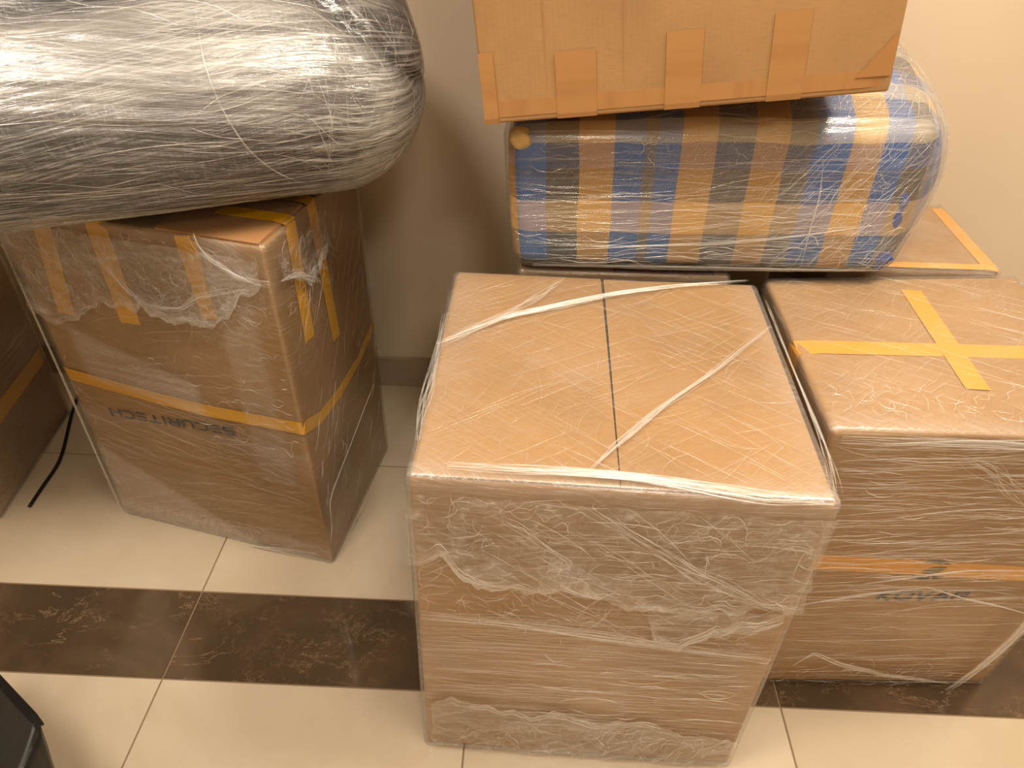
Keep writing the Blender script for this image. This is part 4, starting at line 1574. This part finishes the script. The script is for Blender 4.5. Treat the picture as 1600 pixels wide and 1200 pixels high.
ridges('film_crease', ln, CREASE, g_root)

# ------------------------------------------------------------------ clean cardboard box on top, tilted on the bag
TILT = math.radians(6.3)
tc_, ts_ = math.cos(TILT), math.sin(TILT)
o0 = np.array([-0.0765, 1.118, 0.966])


def tb(x, y, z):
    return o0 + np.array([x * tc_ - z * ts_, y, x * ts_ + z * tc_])


TW, TH = 0.598, 0.60  # height above the view made tall to shade the wall behind
top = Hexa({(i, j, k): tb(i * TW, j * 0.42, k * TH) for i in (0, 1) for j in (0, 1) for k in (0, 1)}, r=0.004)
t_root = thing('cardboard_box', 'clean unwrapped cardboard box on top of the plaid bag, slightly tilted', 'box', tb(TW / 2, 0.21, 0))
shell('cardboard_body', top, t_root, CARD_TOP, {'*': 0}, (0.02, 0.02), 0.0, gentle(14, 0.001))
for p0, p1, w in (((868, 122), (932, 122), 0.036), ((1040, 105), (1097, 105), 0.036), ((1205, 78), (1262, 78), 0.036)):
    a, b = top.find('F', p0), top.find('F', p1)
    hi = {868: 78, 1040: 47, 1205: 17}[p0[0]]
    vv = top.find('F', ((p0[0] + p1[0]) / 2, hi))[1]
    uc = (a[0] + b[0]) / 2
    tape(top, t_root, [('F', uc, vv), ('F', uc, 0.0)], (b[0] - a[0]) * top.w, PACK, off=0.0012, name='packing_tape')
tape(top, t_root, [('F', 0.0, 0.035), ('F', 1.0, 0.035)], 0.024, PACK, off=0.0005, name='packing_tape')
tape(top, t_root, [('F', 0.018, 0.17), ('F', 0.018, 0.0)], 0.022, PACK, off=0.0018, name='packing_tape')
poly_print('packing_tape', top, 'F', [[(0.91, 0.04), (0.994, 0.04), (0.994, 0.14)]], mat_plain('brown_tape_corner', srgb(172, 125, 76), .3), t_root, 0.0022)
for px in (851, 975):
    uu = top.find('F', (px, 60))[0]
    tape(top, t_root, [('F', uu, 0.0), ('F', uu, 1.0)], 0.0018, mat_plain('score_line', srgb(170, 126, 78), .8), off=0.0003, name='score_line', thick=0.0002)
tape(top, t_root, [('T', 0.0, 0.5), ('T', 1.0, 0.5)], 0.05, PACK, off=0.0006, name='packing_tape')


# ------------------------------------------------------------------ black power cable on the floor
cpts = [(135, 575), (106, 628), (94, 680), (72, 720), (48, 752), (30, 778), (22, 790)]
P = [on_floor(p, 0.005) for p in cpts]
P = np.array([[p[0] + (0.026 if i > 2 else 0.006), p[1], 0.0045] for i, p in enumerate(P)])
tt = np.linspace(0, len(P) - 1, 60)
P = np.stack([np.interp(tt, range(len(P)), P[:, i]) for i in range(3)], -1)
for _ in range(25):
    P[1:-1] = (P[:-2] + 2 * P[1:-1] + P[2:]) / 4
T = np.gradient(P, axis=0)
T /= np.linalg.norm(T, axis=1, keepdims=True)
Sd = np.cross(T, [0, 0, 1.0])
V = []
for k in range(10):
    an = 2 * math.pi * k / 10
    V.append(P + 0.0042 * (math.cos(an) * Sd + math.sin(an) * np.array([0, 0, 1.0])))
V = np.stack(V, 1).reshape(-1, 3)
F = [(i * 10 + k, i * 10 + (k + 1) % 10, (i + 1) * 10 + (k + 1) % 10, (i + 1) * 10 + k) for i in range(59) for k in range(10)]
F += [tuple(range(10))[::-1], tuple(range(590, 600))]
co = link_mesh('power_cable', V, F, BLACK)
co.location.x += 0.012
co['label'] = 'thin black cable on the floor beside the left edge box'
co['category'] = 'cable'

# ------------------------------------------------------------------ black bag at the lower left corner
kb_top = [on_floor(p, z) for p, z in (((-60, 1018), .30), ((0, 1068), .30), ((62, 1128), .295))]
bk = Hexa({(0, 0, 0): (-0.98, 0.15, 0.0), (1, 0, 0): (-0.56, 0.15, 0.0), (0, 1, 0): (-1.0, 0.60, 0.0), (1, 1, 0): tuple(on_floor((150, 1390), 0.0)),
           (0, 0, 1): (-0.95, 0.15, 0.28), (1, 0, 1): (-0.64, 0.15, 0.28), (0, 1, 1): (-0.93, 0.66, 0.30), (1, 1, 1): tuple(on_floor((64, 1130), 0.30))},
          r=0.012, bulge={'T': -0.02, 'R': 0.0})
k_root = thing('black_bag', 'black fabric bag cut off at the lower left corner', 'bag', bk.base())


def mat_bag():
    t = NT('black_coated_fabric')
    uv = t.n('ShaderNodeUVMap').outputs[0]
    n = t.noise(t.mapping(uv, rot=(0, 0, 1.0), scale=(18, 4, 1)), 1, 4)
    t.principled(srgb(27, 27, 24), 0.42, t.bump(n, 0.8, 0.006))
    return t.m


shell('bag_body', bk, k_root, mat_bag(), {'*': 0}, (0.008, 0.008), 0.0,
      lambda f, U, V: 0.010 * (ridge(U * 3 + V * 5, V * 3 - U * 2, 5, 3) - .5))
tape(bk, k_root, [('T', 0.0, 0.992), ('T', 1.0, 0.992)], 0.012, mat_plain('black_binding', srgb(14, 14, 14), 0.5), off=0.002, name='edge_binding', thick=0.003)
